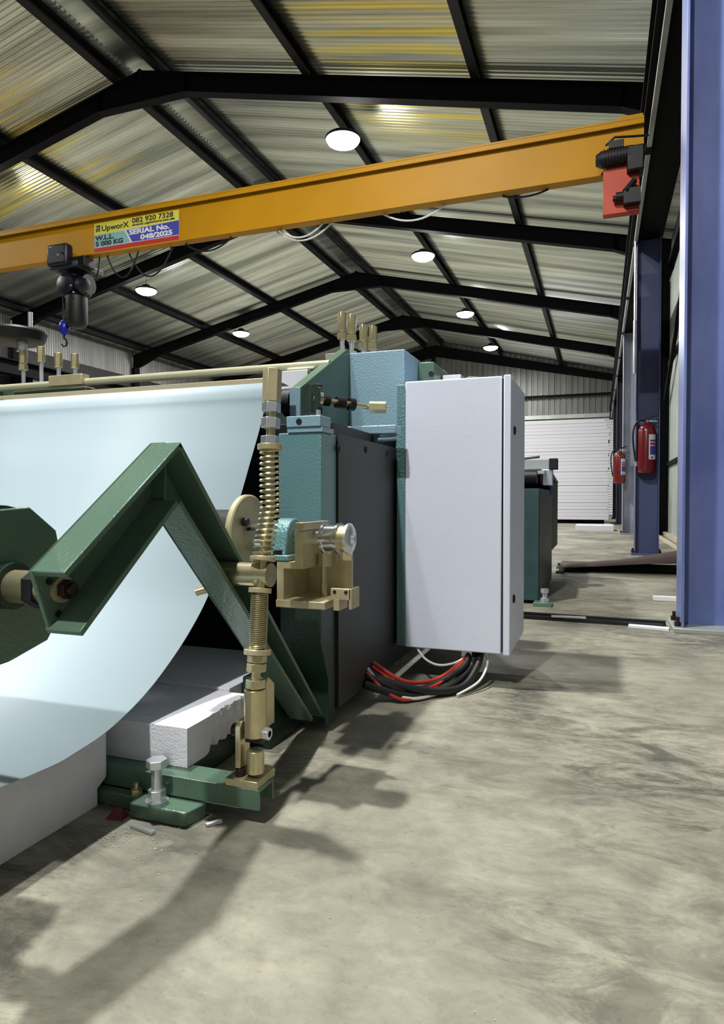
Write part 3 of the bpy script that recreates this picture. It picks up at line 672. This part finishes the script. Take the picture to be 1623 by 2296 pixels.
# ------------------------------------------------------------------ bent roller arm
ar = thing('roller_arm', 'dark green elbow-shaped channel arm carrying the dark green roller drum', 'arm', (-.69, 1.5, .05))
def channel_leg(name, o0, o1, i1, i0, extra=None):
    """side view (Y,Z) quad: outer edge o0-o1, inner edge i0-i1; open towards +X"""
    X0, X1, T = -.722, -.660, .007
    m = MB(); m.prism([o0, o1, i1, i0], 'X', X0, X0 + T)
    for a, b, c in ((o0, o1, i0), (i0, i1, o0)):
        d = Vector((b[0] - a[0], b[1] - a[1])).normalized(); n = Vector((-d[1], d[0]))
        if n.dot(Vector((c[0] - a[0], c[1] - a[1]))) < 0: n = -n
        n = n * .009
        m.prism([a, b, (b[0] + n[0], b[1] + n[1]), (a[0] + n[0], a[1] + n[1])], 'X', X0, X1)
    return m.build(name, 'green', ar, .0015)
O = (.942, .694); I = (.936, .590)
E0 = (.683, .502); E1 = (.716, .412)
channel_leg('upper_leg', E0, O, I, E1)
channel_leg('lower_leg', (1.545, .052), O, I, (1.478, .052))
MB().prism([O, I, (I[0] + .004, I[1] + .008), (O[0] + .002, O[1] - .01)], 'X', -.720, -.690).build('mitre_plate', 'green', ar)
# pivot bolt through the end of the upper leg
pv = MB().cyl((-.716, .733, .472), (-.709, .733, .472), .019, 24).build('pivot_washer', 'cream', ar)
MB().hexa((-.709, .733, .472), (-.697, .733, .472), .014).cyl((-.697, .733, .472), (-.690, .733, .472), .009, 16).build('pivot_nut', 'brownbolt', pv)
MB().cyl((-.7155, .712, .485), (-.713, .712, .485), .005, 12).build('small_hole', 'hole', ar)
MB().cyl((-.7155, .728, .438), (-.713, .728, .438), .005, 12).build('small_hole', 'hole', ar)
MB().cyl((-.80, .733, .472), (-.722, .733, .472), .024, 24).build('pivot_boss', 'brass', ar)
MB().hexa((-.760, .733, .472), (-.742, .733, .472), .030).build('boss_nut', 'blackm', ar)
# drum: 12-sided end plate and shell
n_ = 12
dm = MB().cyl((-2.25, .735, .472), (-.832, .735, .472), .118, 48).build('roller_drum', 'green_d', ar)
ep = []
for i in range(12):
    a = 2 * pi * i / 12 + .15; r = .123 if i % 3 else .112
    ep.append((.735 + r * cos(a), .472 + r * sin(a)))
MB().prism(ep, 'X', -.832, -.818).build('drum_end_plate', 'green', dm, .002)
MB().cyl((-.835, .735, .472), (-.80, .735, .472), .034, 24).build('drum_hub', 'green_d', dm)
# cross boss welded to the lower leg, and its small plug
MB().cyl((-.712, 1.125, .453), (-.586, 1.122, .454), .023, 28).build('cross_boss', 'brass', ar)
MB().cyl((-.705, 1.122, .428), (-.742, 1.106, .416), .008, 14).build('grease_plug', 'brass', ar)

# ------------------------------------------------------------------ spring loaded tie rod
ro = thing('spring_tie_rod', 'yellow plated tie rod with two coil springs standing in front of the machine', 'tie rod', (-.6, 1.1, .068))
X = -.600
def at_z(z):                                  # centre line, slightly bowed like in the photo
    pts = [(.06, 1.083), (.25, 1.084), (.32, 1.094), (.42, 1.103), (.454, 1.109), (.49, 1.116), (.52, 1.124), (.58, 1.146), (.64, 1.1445), (.69, 1.146), (.73, 1.1475), (.78, 1.152), (.86, 1.158)]
    for (z0, y0), (z1, y1) in zip(pts[:-1], pts[1:]):
        if z <= z1: return Vector((X, y0 + (y1 - y0) * (z - z0) / (z1 - z0), z))
    return Vector((X, 1.158, z))
def seg(z0, z1): return at_z(z0), at_z(z1)
def spring(name, z0, z1, R_, r_, turns):
    n = int(turns * 14); pts = []
    for i in range(n + 1):
        t = i / n; c = at_z(z0 + (z1 - z0) * t); a = 2 * pi * turns * t
        pts.append(c + Vector((R_ * cos(a), R_ * sin(a), 0)))
    return MB().tube(pts, r_, 6).build(name, 'brass', ro)
MB().tube([at_z(z) for z in [.20, .25, .3, .36, .42, .45, .49, .54, .58, .62, .66, .70, .75, .80]], .0085, 16).build('threaded_rod', 'brass', ro)
MB().hexa(*seg(.786, .850), .0185).build('coupling_nut', 'cream', ro, .001)
for z0, z1, r in [(.766, .785, .0185), (.735, .755, .0185), (.704, .720, .0185), (.294, .307, .0185), (.277, .292, .0185), (.247, .263, .0185)]:
    MB().hexa(*seg(z0, z1), r).build('hex_nut', 'zinc' if z0 > .7 else 'brass', ro, .001)
for z0, z1, r in [(.693, .704, .0245), (.481, .489, .0245), (.422, .431, .0215), (.308, .318, .0255)]:
    MB().cyl(*seg(z0, z1), r, 28).build('spring_washer_cup', 'cream', ro, .001)
spring('upper_spring', .490, .692, .0185, .0023, 19)
spring('lower_spring', .319, .421, .0155, .0017, 26)
cy = MB().cyl((X, 1.084, .158), (X, 1.084, .246), .0205, 32).build('clevis_sleeve', 'brass', ro, .001)
MB().box(X - .0155, X + .0185, 1.074, 1.092, .148, .158).build('sleeve_tongue', 'brownbolt', cy)
cv = MB().prism([(1.066, .100), (1.102, .100), (1.102, .175), (1.094, .186), (1.074, .186), (1.066, .175)], 'X', -.6325, -.6215).build('clevis_ear', 'brass', ro, .001)
MB().cyl((X + .0, 1.084, .09), (X, 1.084, .132), .0165, 28).build('clevis_post', 'brass', ro, .001)
MB().cyl((-.645, 1.084, .165), (-.570, 1.084, .165), .006, 14).build('clevis_pin', 'brownbolt', ro)
MB().cyl((-.646, 1.084, .165), (-.634, 1.084, .165), .012, 18).build('pin_head', 'brownbolt', ro)
MB().hexa((-.582, 1.084, .165), (-.570, 1.084, .165), .0125).build('pin_nut', 'zinc', ro, .001)
MB().prism([(-.650, 1.060), (-.583, 1.060), (-.583, 1.130), (-.600, 1.140), (-.650, 1.140)], 'Z', .068, .082).build('foot_flange', 'brass', ro, .001)
MB().cyl((-.625, 1.072, .082), (-.625, 1.072, .085), .0135, 20).build('screw_washer', 'cream', ro)
MB().cyl((-.625, 1.072, .085), (-.625, 1.072, .099), .0095, 20).build('socket_screw', 'brownbolt', ro, .001)
# small second link plate behind the sleeve, fixed to the base rail
MB().box(-.705, -.695, 1.20, 1.245, .13, .22).build('rear_link_plate', 'brass', ro, .001) if False else None
lk = MB().prism([(1.225, .12), (1.262, .12), (1.262, .205), (1.235, .225), (1.225, .215)], 'X', -.665, -.652)
lk.build('link_plate', 'brass', ma, .001)

# ------------------------------------------------------------------ hanging coated sheet
prof = [(1.74, .925), (1.70, .927), (1.66, .922), (1.625, .905), (1.608, .88), (1.597, .85), (1.560, .775), (1.515, .695), (1.466, .608), (1.40, .497), (1.322, .382), (1.25, .312), (1.169, .254),
        (1.081, .206), (.983, .172), (.90, .160), (.853, .157), (.749, .163), (.65, .178), (.5, .225), (.3, .33), (.1, .48), (-.1, .64)]
def smooth_profile(p, n=6):
    out = []
    for i in range(len(p) - 1):
        p0 = p[max(i - 1, 0)]; p1 = p[i]; p2 = p[i + 1]; p3 = p[min(i + 2, len(p) - 1)]
        for k in range(n):
            t = k / n
            out.append(tuple(0.5 * (2 * p1[j] + (p2[j] - p0[j]) * t + (2 * p0[j] - 5 * p1[j] + 4 * p2[j] - p3[j]) * t * t + (3 * p1[j] - p0[j] - 3 * p2[j] + p3[j]) * t ** 3) for j in (0, 1)))
    out.append(p[-1]); return out
sp_ = smooth_profile(prof); mb = MB(); vs = []
for (yy, zz) in sp_:
    vs += [(-.85, yy, zz), (-2.25, yy, zz)]
mb.add(vs, [(2 * i, 2 * i + 1, 2 * i + 3, 2 * i + 2) for i in range(len(sp_) - 1)])
sh = lone(mb, 'steel_sheet', 'sheet', 'wide pale blue-white coated sheet hanging in a loop from the machine', 'sheet metal')
so = sh.modifiers.new('thickness', 'SOLIDIFY'); so.thickness = .0012; so.offset = 0

# ------------------------------------------------------------------ polystyrene
def foam(x0, x1, y0, y1, z0, z1, name, label, ragged=None, m='eps'):
    mb = MB()
    if ragged is None: mb.box(x0, x1, y0, y1, z0, z1)
    else:
        # the +X face is broken unevenly from y = ragged onwards
        ny, nz = 40, 10; r = random.Random(11); P = []
        def off(i, k):
            yy = y0 + (y1 - y0) * i / ny
            if yy < ragged: return 0.0
            f = min(1, (yy - ragged) / .05)
            q = .003 * sin(i * 1.7 + k * .9) + .003 * r.random() + .005 * sin(i * .45 + k * .35)
            low = (.020 + .008 * sin(i * 1.1)) * max(0, 1 - k / nz * 1.6) * f
            return -f * (abs(q) + low)
        for i in range(ny + 1):
            yy = y0 + (y1 - y0) * i / ny
            for k in range(nz + 1): P.append((x1 + off(i, k), yy, z0 + (z1 - z0) * k / nz))
        F = [(i * (nz + 1) + k, (i + 1) * (nz + 1) + k, (i + 1) * (nz + 1) + k + 1, i * (nz + 1) + k + 1) for i in range(ny) for k in range(nz)]
        mb.add(P, F); n = len(P)
        Q = []
        for i in range(ny + 1):
            yy = y0 + (y1 - y0) * i / ny; Q += [(x0, yy, z0), (x0, yy, z1)]
        mb.v += Q
        for i in range(ny):
            mb.f.append((i * (nz + 1) + nz, (i + 1) * (nz + 1) + nz, n + 2 * i + 3, n + 2 * i + 1))
            mb.f.append((i * (nz + 1), n + 2 * i, n + 2 * i + 2, (i + 1) * (nz + 1)))
            mb.f.append((n + 2 * i, n + 2 * i + 1, n + 2 * i + 3, n + 2 * i + 2))
        mb.f.append(tuple([k for k in range(nz + 1)] + [n + 1, n]))
        mb.f.append(tuple([ny * (nz + 1) + k for k in range(nz, -1, -1)] + [n + 2 * ny, n + 2 * ny + 1]))
    return lone(mb, name, m, label, 'foam slab', None, .0015 if ragged is None else 0)
foam(-2.1, -.760, 1.10, 1.343, .069, .147, 'foam_slab', 'white polystyrene slab with a broken right edge resting on the green foot channel', ragged=1.16)
foam(-2.1, -.815, 1.348, 1.70, .072, .154, 'foam_slab', 'white polystyrene slab lying directly behind the broken-edged slab, in shade')
lone(MB().prism([(.15, 0), (1.030, 0), (1.030, .034), (1.055, .048), (1.055, .146), (.15, .146)], 'X', -2.3, -.917), 'foam_block', 'eps', 'long white polystyrene block on the floor at the lower left, under the sheet', 'foam slab', None, .0015)
# support for the slab behind
lone(MB().box(-2.1, -.885, 1.36, 1.69, 0, .071), 'foam_slab', 'eps', 'polystyrene slab hidden beneath the shaded slab inside the machine', 'foam slab')

# ------------------------------------------------------------------ electrical cabinet
cb = thing('electrical_cabinet', 'tall light grey electrical cabinet mounted on the side of the near machine', 'cabinet', (-.44, 2.3, .1))
MB().box(-.604, -.290, 2.1, 2.50, .108, .982).build('body', 'cab', cb, .004)
dp = MB().prism([(2.096, .106), (2.50, .106), (2.50, .984), (2.096, .984)], 'X', -.284, -.262).build('door', 'cab', cb, .003)
MB().box(-.290, -.284, 2.104, 2.49, .115, .975).build('door_seal', 'blackm', cb)
for z in (.818, .274):
    l_ = MB().lathe((-.262, 2.18, z), (0, 2.18, z), [(0, .014), (.004, .014), (.006, .010)], 20).build('door_lock', 'blackm', dp)
bs = MB().prism([(2.098, .112), (2.2, .112), (2.2, .972), (2.098, .972)], 'X', -.632, -.604).build('mounting_strip', 'teal', cb, .002)
MB().box(-.640, -.604, 2.2, 2.5, .3, .9).build('mounting_bracket', 'green_d', cb)
MB().box(-.420, -.385, 2.12, 2.15, .085, .108).build('cable_gland', 'zinc', cb, .002)
lone(MB().tube([(-.50, 2.40, .982), (-.49, 2.42, 1.02), (-.45, 2.42, 1.035), (-.39, 2.42, 1.03), (-.36, 2.41, .984)], .012, 10), 'cable_bundle', 'rubber', 'dark cable arched over the top of the grey electrical cabinet', 'cable')

# cables under the cabinet
def sp3(p, n=8):
    out = []
    for i in range(len(p) - 1):
        p0 = Vector(p[max(i - 1, 0)]); p1 = Vector(p[i]); p2 = Vector(p[i + 1]); p3 = Vector(p[min(i + 2, len(p) - 1)])
        for k in range(n):
            t = k / n; out.append(0.5 * (2 * p1 + (p2 - p0) * t + (2 * p0 - 5 * p1 + 4 * p2 - p3) * t * t + (3 * p1 - p0 - 3 * p2 + p3) * t ** 3))
    out.append(Vector(p[-1])); return out
cabs = [('cable_red', .006, [(-.64, 1.88, .105), (-.56, 1.90, .055), (-.50, 1.95, .040), (-.45, 2.02, .050), (-.40, 2.13, .09)], 'upper red cable curving under the grey cabinet'),
        ('cable_red', .006, [(-.64, 1.87, .095), (-.56, 1.89, .043), (-.49, 1.93, .028), (-.44, 2.01, .045), (-.40, 2.13, .085)], 'second red cable just beneath the upper red one'),
        ('cable_red', .005, [(-.64, 1.82, .09), (-.58, 1.83, .035), (-.52, 1.86, .010), (-.46, 1.97, .030), (-.41, 2.13, .085)], 'lowest red cable, almost touching the floor under the cabinet'),
        ('cable_white', .005, [(-.64, 1.83, .10), (-.60, 1.84, .05), (-.55, 1.85, .022), (-.50, 1.88, .010), (-.44, 1.98, .010)], 'white cable running low beside the lowest red cable'),
        ('cable_white', .004, [(-.57, 2.12, .108), (-.53, 2.08, .080), (-.48, 2.06, .068), (-.43, 2.08, .075), (-.40, 2.13, .09)], 'thin grey-white cable looping close below the cabinet'),
        ('cable_white', .004, [(-.345, 2.14, .108), (-.335, 2.12, .07), (-.35, 2.05, .03), (-.40, 1.96, .008)], 'grey-white cable at the right side of the black cable bundle'),
        ('rubber', .012, [(-.38, 2.15, .108), (-.385, 2.10, .06), (-.43, 2.0, .022), (-.52, 1.88, .014), (-.64, 1.80, .06)], 'thick black cable hanging from the cabinet floor'),
        ('rubber', .012, [(-.36, 2.15, .108), (-.365, 2.09, .06), (-.40, 2.0, .018), (-.50, 1.90, .030), (-.64, 1.84, .075)], 'black cable in the middle of the bundle under the cabinet'),
        ('rubber', .010, [(-.40, 2.15, .108), (-.40, 2.08, .07), (-.46, 1.98, .035), (-.54, 1.88, .030), (-.64, 1.82, .08)], 'black cable on the left of the bundle under the cabinet')]
for m_, r_, p_, l_ in cabs: lone(MB().tube(sp3(p_), r_, 10), 'cable', m_, l_, 'cable', 'cables under the cabinet')

# ------------------------------------------------------------------ second machine
m2 = thing('forming_machine', 'second green machine standing behind the grey cabinet', 'machine', (-1.4, 5.0, 0))
MB().box(-2.3, -.323, 3.85, 4.93, .02, .655).build('body', 'teal_d', m2, .003)
MB().box(-.3228, -.321, 3.87, 4.91, .04, .64).build('side_panel', 'green_d', m2)
MB().box(-2.2, -.325, 4.95, 5.65, .22, .72).build('drive_cover', 'blackm', m2, .004)
MB().prism([(4.2, .77), (4.85, .79), (5.62, .735), (5.62, .72), (4.85, .765), (4.2, .75)], 'X', -2.0, -.32).build('side_trim', 'conduit', m2)
for y_, z_, r_ in [(4.15, .73, .045), (4.45, .74, .05), (4.8, .72, .05)]:
    MB().cyl((-2.1, y_, z_), (-.36, y_, z_), r_, 20).build('roller', 'blackm', m2)
MB().cyl((-2.1, 4.3, .755), (-.34, 4.3, .755), .008, 10).build('guide_tube', 'tube', m2)
MB().box(-2.1, -.27, 4.30, 4.36, .785, .842).build('top_beam', 'zinc', m2, .003)
MB().box(-.30, -.25, 4.28, 4.38, .780, .848).build('beam_end', 'blackm', m2, .003)
MB().box(-.34, -.28, 4.3, 4.38, .68, .78).build('end_block', 'zinc', m2, .003)
for y_ in (4.72, 4.80): MB().box(-.33, -.318, y_, y_ + .03, .62, .71).build('hinge_lug', 'hookblue', m2)
MB().tube([(-2.1, 4.33, .855), (-.45, 4.33, .852), (-.36, 4.33, .862)], .008).build('air_hose', 'blackm', m2)
f2 = MB().box(-.345, -.245, 3.76, 3.86, 0, .022).build('foot_plate', 'green', m2, .002)
MB().hexa((-.285, 3.80, .022), (-.285, 3.80, .045), .026).cyl((-.285, 3.80, .045), (-.285, 3.80, .075), .014, 14).hexa((-.285, 3.80, .075), (-.285, 3.80, .097), .024).build('levelling_screw', 'zinc', f2)
f3 = MB().box(-.33, -.27, 5.5, 5.6, 0, .015).build('foot_plate', 'green', m2, .002)
MB().cyl((-.297, 5.55, .015), (-.297, 5.55, .075), .012, 12).hexa((-.297, 5.55, .06), (-.297, 5.55, .08), .022).build('levelling_screw', 'zinc', f3)

# ------------------------------------------------------------------ fire extinguishers
def make_ext():
    t = thing('fire_extinguisher', 'x', 'fire extinguisher')
    MB().lathe((0, 0, 0), (0, 0, 1), [(0, .078), (.012, .088), (.03, .09), (.44, .09), (.475, .082), (.50, .06), (.515, .03), (.53, .022)], 32).build('cylinder', 'red', t)
    MB().cyl((0, 0, .53), (0, 0, .56), .02, 16).build('valve', 'chrome', t)
    MB().prism([(-.03, .555), (.02, .56), (.11, .60), (.11, .612), (.02, .585), (-.03, .575)], 'Y', -.012, .012).build('lever', 'blackm', t)
    MB().prism([(.02, .54), (.10, .535), (.10, .545), (.02, .553)], 'Y', -.012, .012).build('carry_handle', 'zinc', t)
    MB().tube(sp3([(-.015, 0, .548), (-.07, -.01, .555), (-.115, -.01, .51), (-.135, -.01, .40), (-.125, -.01, .26), (-.105, 0, .12)]), .010, 10).build('hose', 'rubber', t)
    MB().cyl((-.105, 0, .125), (-.098, 0, .075), .014, 12).build('nozzle', 'zinc', t)
    lab = MB(); P = []
    def patch(a0, a1, z0, z1, r, name, m, par):
        mm = MB(); k = 10; vs = []
        for i in range(k + 1):
            a = radians(a0 + (a1 - a0) * i / k); vs += [(r * cos(a), r * sin(a), z0), (r * cos(a), r * sin(a), z1)]
        mm.add(vs, [(2 * i, 2 * i + 2, 2 * i + 3, 2 * i + 1) for i in range(k)]); return mm.build(name, m, par)
    lb = patch(-80, -25, .14, .40, .0910, 'instruction_label', 'st_white', t)
    patch(-72, -28, .19, .28, .0915, 'blue_picture', 'st_blue', lb); patch(-72, -28, .29, .315, .0915, 'red_text_band', 'st_red', lb)
    patch(-72, -28, .325, .345, .0915, 'blue_text_band', 'st_blue', lb); patch(-66, -52, .15, .17, .0915, 'blue_mark', 'st_blue', lb)
    MB().box(-.03, .03, .088, .098, .30, .42).build('wall_bracket', 'blackm', t)
    return t
ex = make_ext(); ex['label'] = 'large red fire extinguisher with hose, hung on the blue column'; ex['group'] = 'fire extinguishers'
ex.location = (.458, 7.57, .862)
e2 = copy_tree(ex); e2.location = (.30, 11.62, .84); e2['label'] = 'small looking red fire extinguisher farther back on the grey-lilac column'; e2['group'] = 'fire extinguishers'

# ------------------------------------------------------------------ stack of white boards at the back
b0 = None; z = 0.09; rnd = random.Random(5); nb = 29
lone(MB().box(-2.6, .1, 16.7, 16.8, 0, .09).box(-2.6, .1, 17.5, 17.6, 0, .09), 'stack_bearer', 'steel_black', 'dark bearers under the stack of white boards', 'bearer')
for i in range(nb):
    if b0 is None:
        b0 = MB().box(-1.3, 1.3, -.6, .6, 0, .079).build('insulation_board', 'eps', None, .004); o = b0
    else:
        o = b0.copy(); col.objects.link(o)
    dx = rnd.uniform(-.02, .02) - (.05 if i in (27, 26) else 0) + (-.10 if i == 28 else 0) + (.03 if 22 < i < 26 else 0)
    o.location = (-1.11 + dx, 17.15 + rnd.uniform(-.01, .01), z); z += .0815
    where = 'topmost' if i == nb - 1 else ('bottom' if i == 0 else 'one of the middle ones')
    tag(o, 'white insulation board in the tall stack at the far end' + (', topmost' if i == nb - 1 else ', lowest' if i == 0 else ', between top and bottom'), 'insulation board', 'white boards stacked at the far end')
lone(MB().box(-.42, .24, 12.85, 13.5, 0, .10), 'foam_block', 'eps', 'white foam block lying on the floor in front of the far board stack', 'foam block', None, .004)

# ------------------------------------------------------------------ things on the floor at the right
mb = MB().obox((-.60, 3.44, .012), (.295, 3.40, .012), .03, .022)
mb.obox((-.60, 3.385, .009), (.28, 3.345, .009), .03, .016)
lone(mb, 'black_floor_bar', 'rubber', 'pair of black flat bars lying on the floor between cabinet and near column', 'floor bar')
lone(MB().obox((-.22, 3.36, .022), (-.06, 3.37, .022), .03, .006), 'metal_strip', 'zinc', 'small dull metal strip lying on the black floor bars', 'strip')
lone(MB().obox((.13, 3.315, .006), (.30, 3.30, .004), .05, .010), 'foam_strip', 'white', 'white strip on the floor at the foot of the near blue column', 'strip')
lone(MB().obox((.30, 4.25, .012), (.56, 4.26, .012), .06, .022), 'foam_strip', 'white', 'white strip on the floor behind the near blue column', 'strip')
# bent steel plate
P = []; nx = 12
for i in range(nx + 1):
    t = i / nx; x_ = -.33 + t * 1.15; h = .034 + .100 * t
    P += [(x_, 5.58, h), (x_, 5.95 + .25 * t, h + .055 * max(0, t - .45) * 2), (x_, 6.55, .006 + .05 * max(0, t - .6))]
mb = MB(); mb.add(P, [(3 * i + k, 3 * i + 3 + k, 3 * i + 4 + k, 3 * i + 1 + k) for i in range(nx) for k in (0, 1)])
pl = lone(mb, 'steel_plate', 'rust', 'bent brown steel plate on the floor with its right edge raised', 'steel plate')
so = pl.modifiers.new('thickness', 'SOLIDIFY'); so.thickness = .006
lone(MB().box(.62, .80, 5.7, 5.9, 0, .08), 'support_block', 'blackm', 'black block propping up the bent brown plate', 'block')
struct(MB().box(.97, XR - .062, 7.8, 12.2, 0, .055), 'trim_3', 'timber')
lone(MB().obox((.86, 8.3, .014), (.85, 11.55, .014), .05, .026), 'timber_plank', 'timber', 'long pale plank lying on the floor beside the right wall', 'plank')
lone(MB().box(.09, .22, 15.2, 15.35, 0, .06), 'floor_bracket', 'zinc', 'small pale bracket on the floor by the far stack', 'bracket')
# crumbs and scraps near the foot plate
cr_ = MB(); rr = random.Random(9)
for i in range(240):
    a = rr.gauss(0, 1); b_ = rr.gauss(0, 1)
    x_ = -.80 + a * .075; y_ = .955 + b_ * .035 - a * .02; s_ = rr.uniform(.0004, .0015)
    cr_.box(x_, x_ + s_ * rr.uniform(1, 2.5), y_, y_ + s_ * 1.4, 0.0002, s_)
for i in range(50):
    x_ = rr.uniform(-.9, -.1); y_ = rr.uniform(.7, 1.3); s_ = rr.uniform(.0005, .0013)
    cr_.box(x_, x_ + s_ * 1.6, y_, y_ + s_ * 1.4, 0.0002, s_)
cm_ = lone(cr_, 'foam_crumbs', 'debris', 'pale crumbs scattered on the floor in front of the green foot plate', 'debris'); cm_['kind'] = 'stuff'
lone(MB().obox((-.80, .985, .003), (-.745, .975, .003), .010, .005), 'metal_offcut', 'zinc', 'small grey metal offcut in front of the green foot plate', 'offcut')
lone(MB().obox((-.672, 1.03, .003), (-.655, 1.055, .003), .008, .005), 'foam_scrap', 'white', 'tiny white scrap right of the green foot plate', 'scrap')
lone(MB().add([(-.865, .99, 0), (-.83, .995, 0), (-.835, 1.02, 0), (-.86, 1.015, 0), (-.85, 1.0, .022), (-.84, 1.006, .020)], [(0, 1, 2, 3), (0, 1, 5, 4), (1, 2, 5), (2, 3, 4, 5), (3, 0, 4)]), 'red_scrap', 'dust', 'crumpled dark red scrap beside the green foot plate', 'scrap')
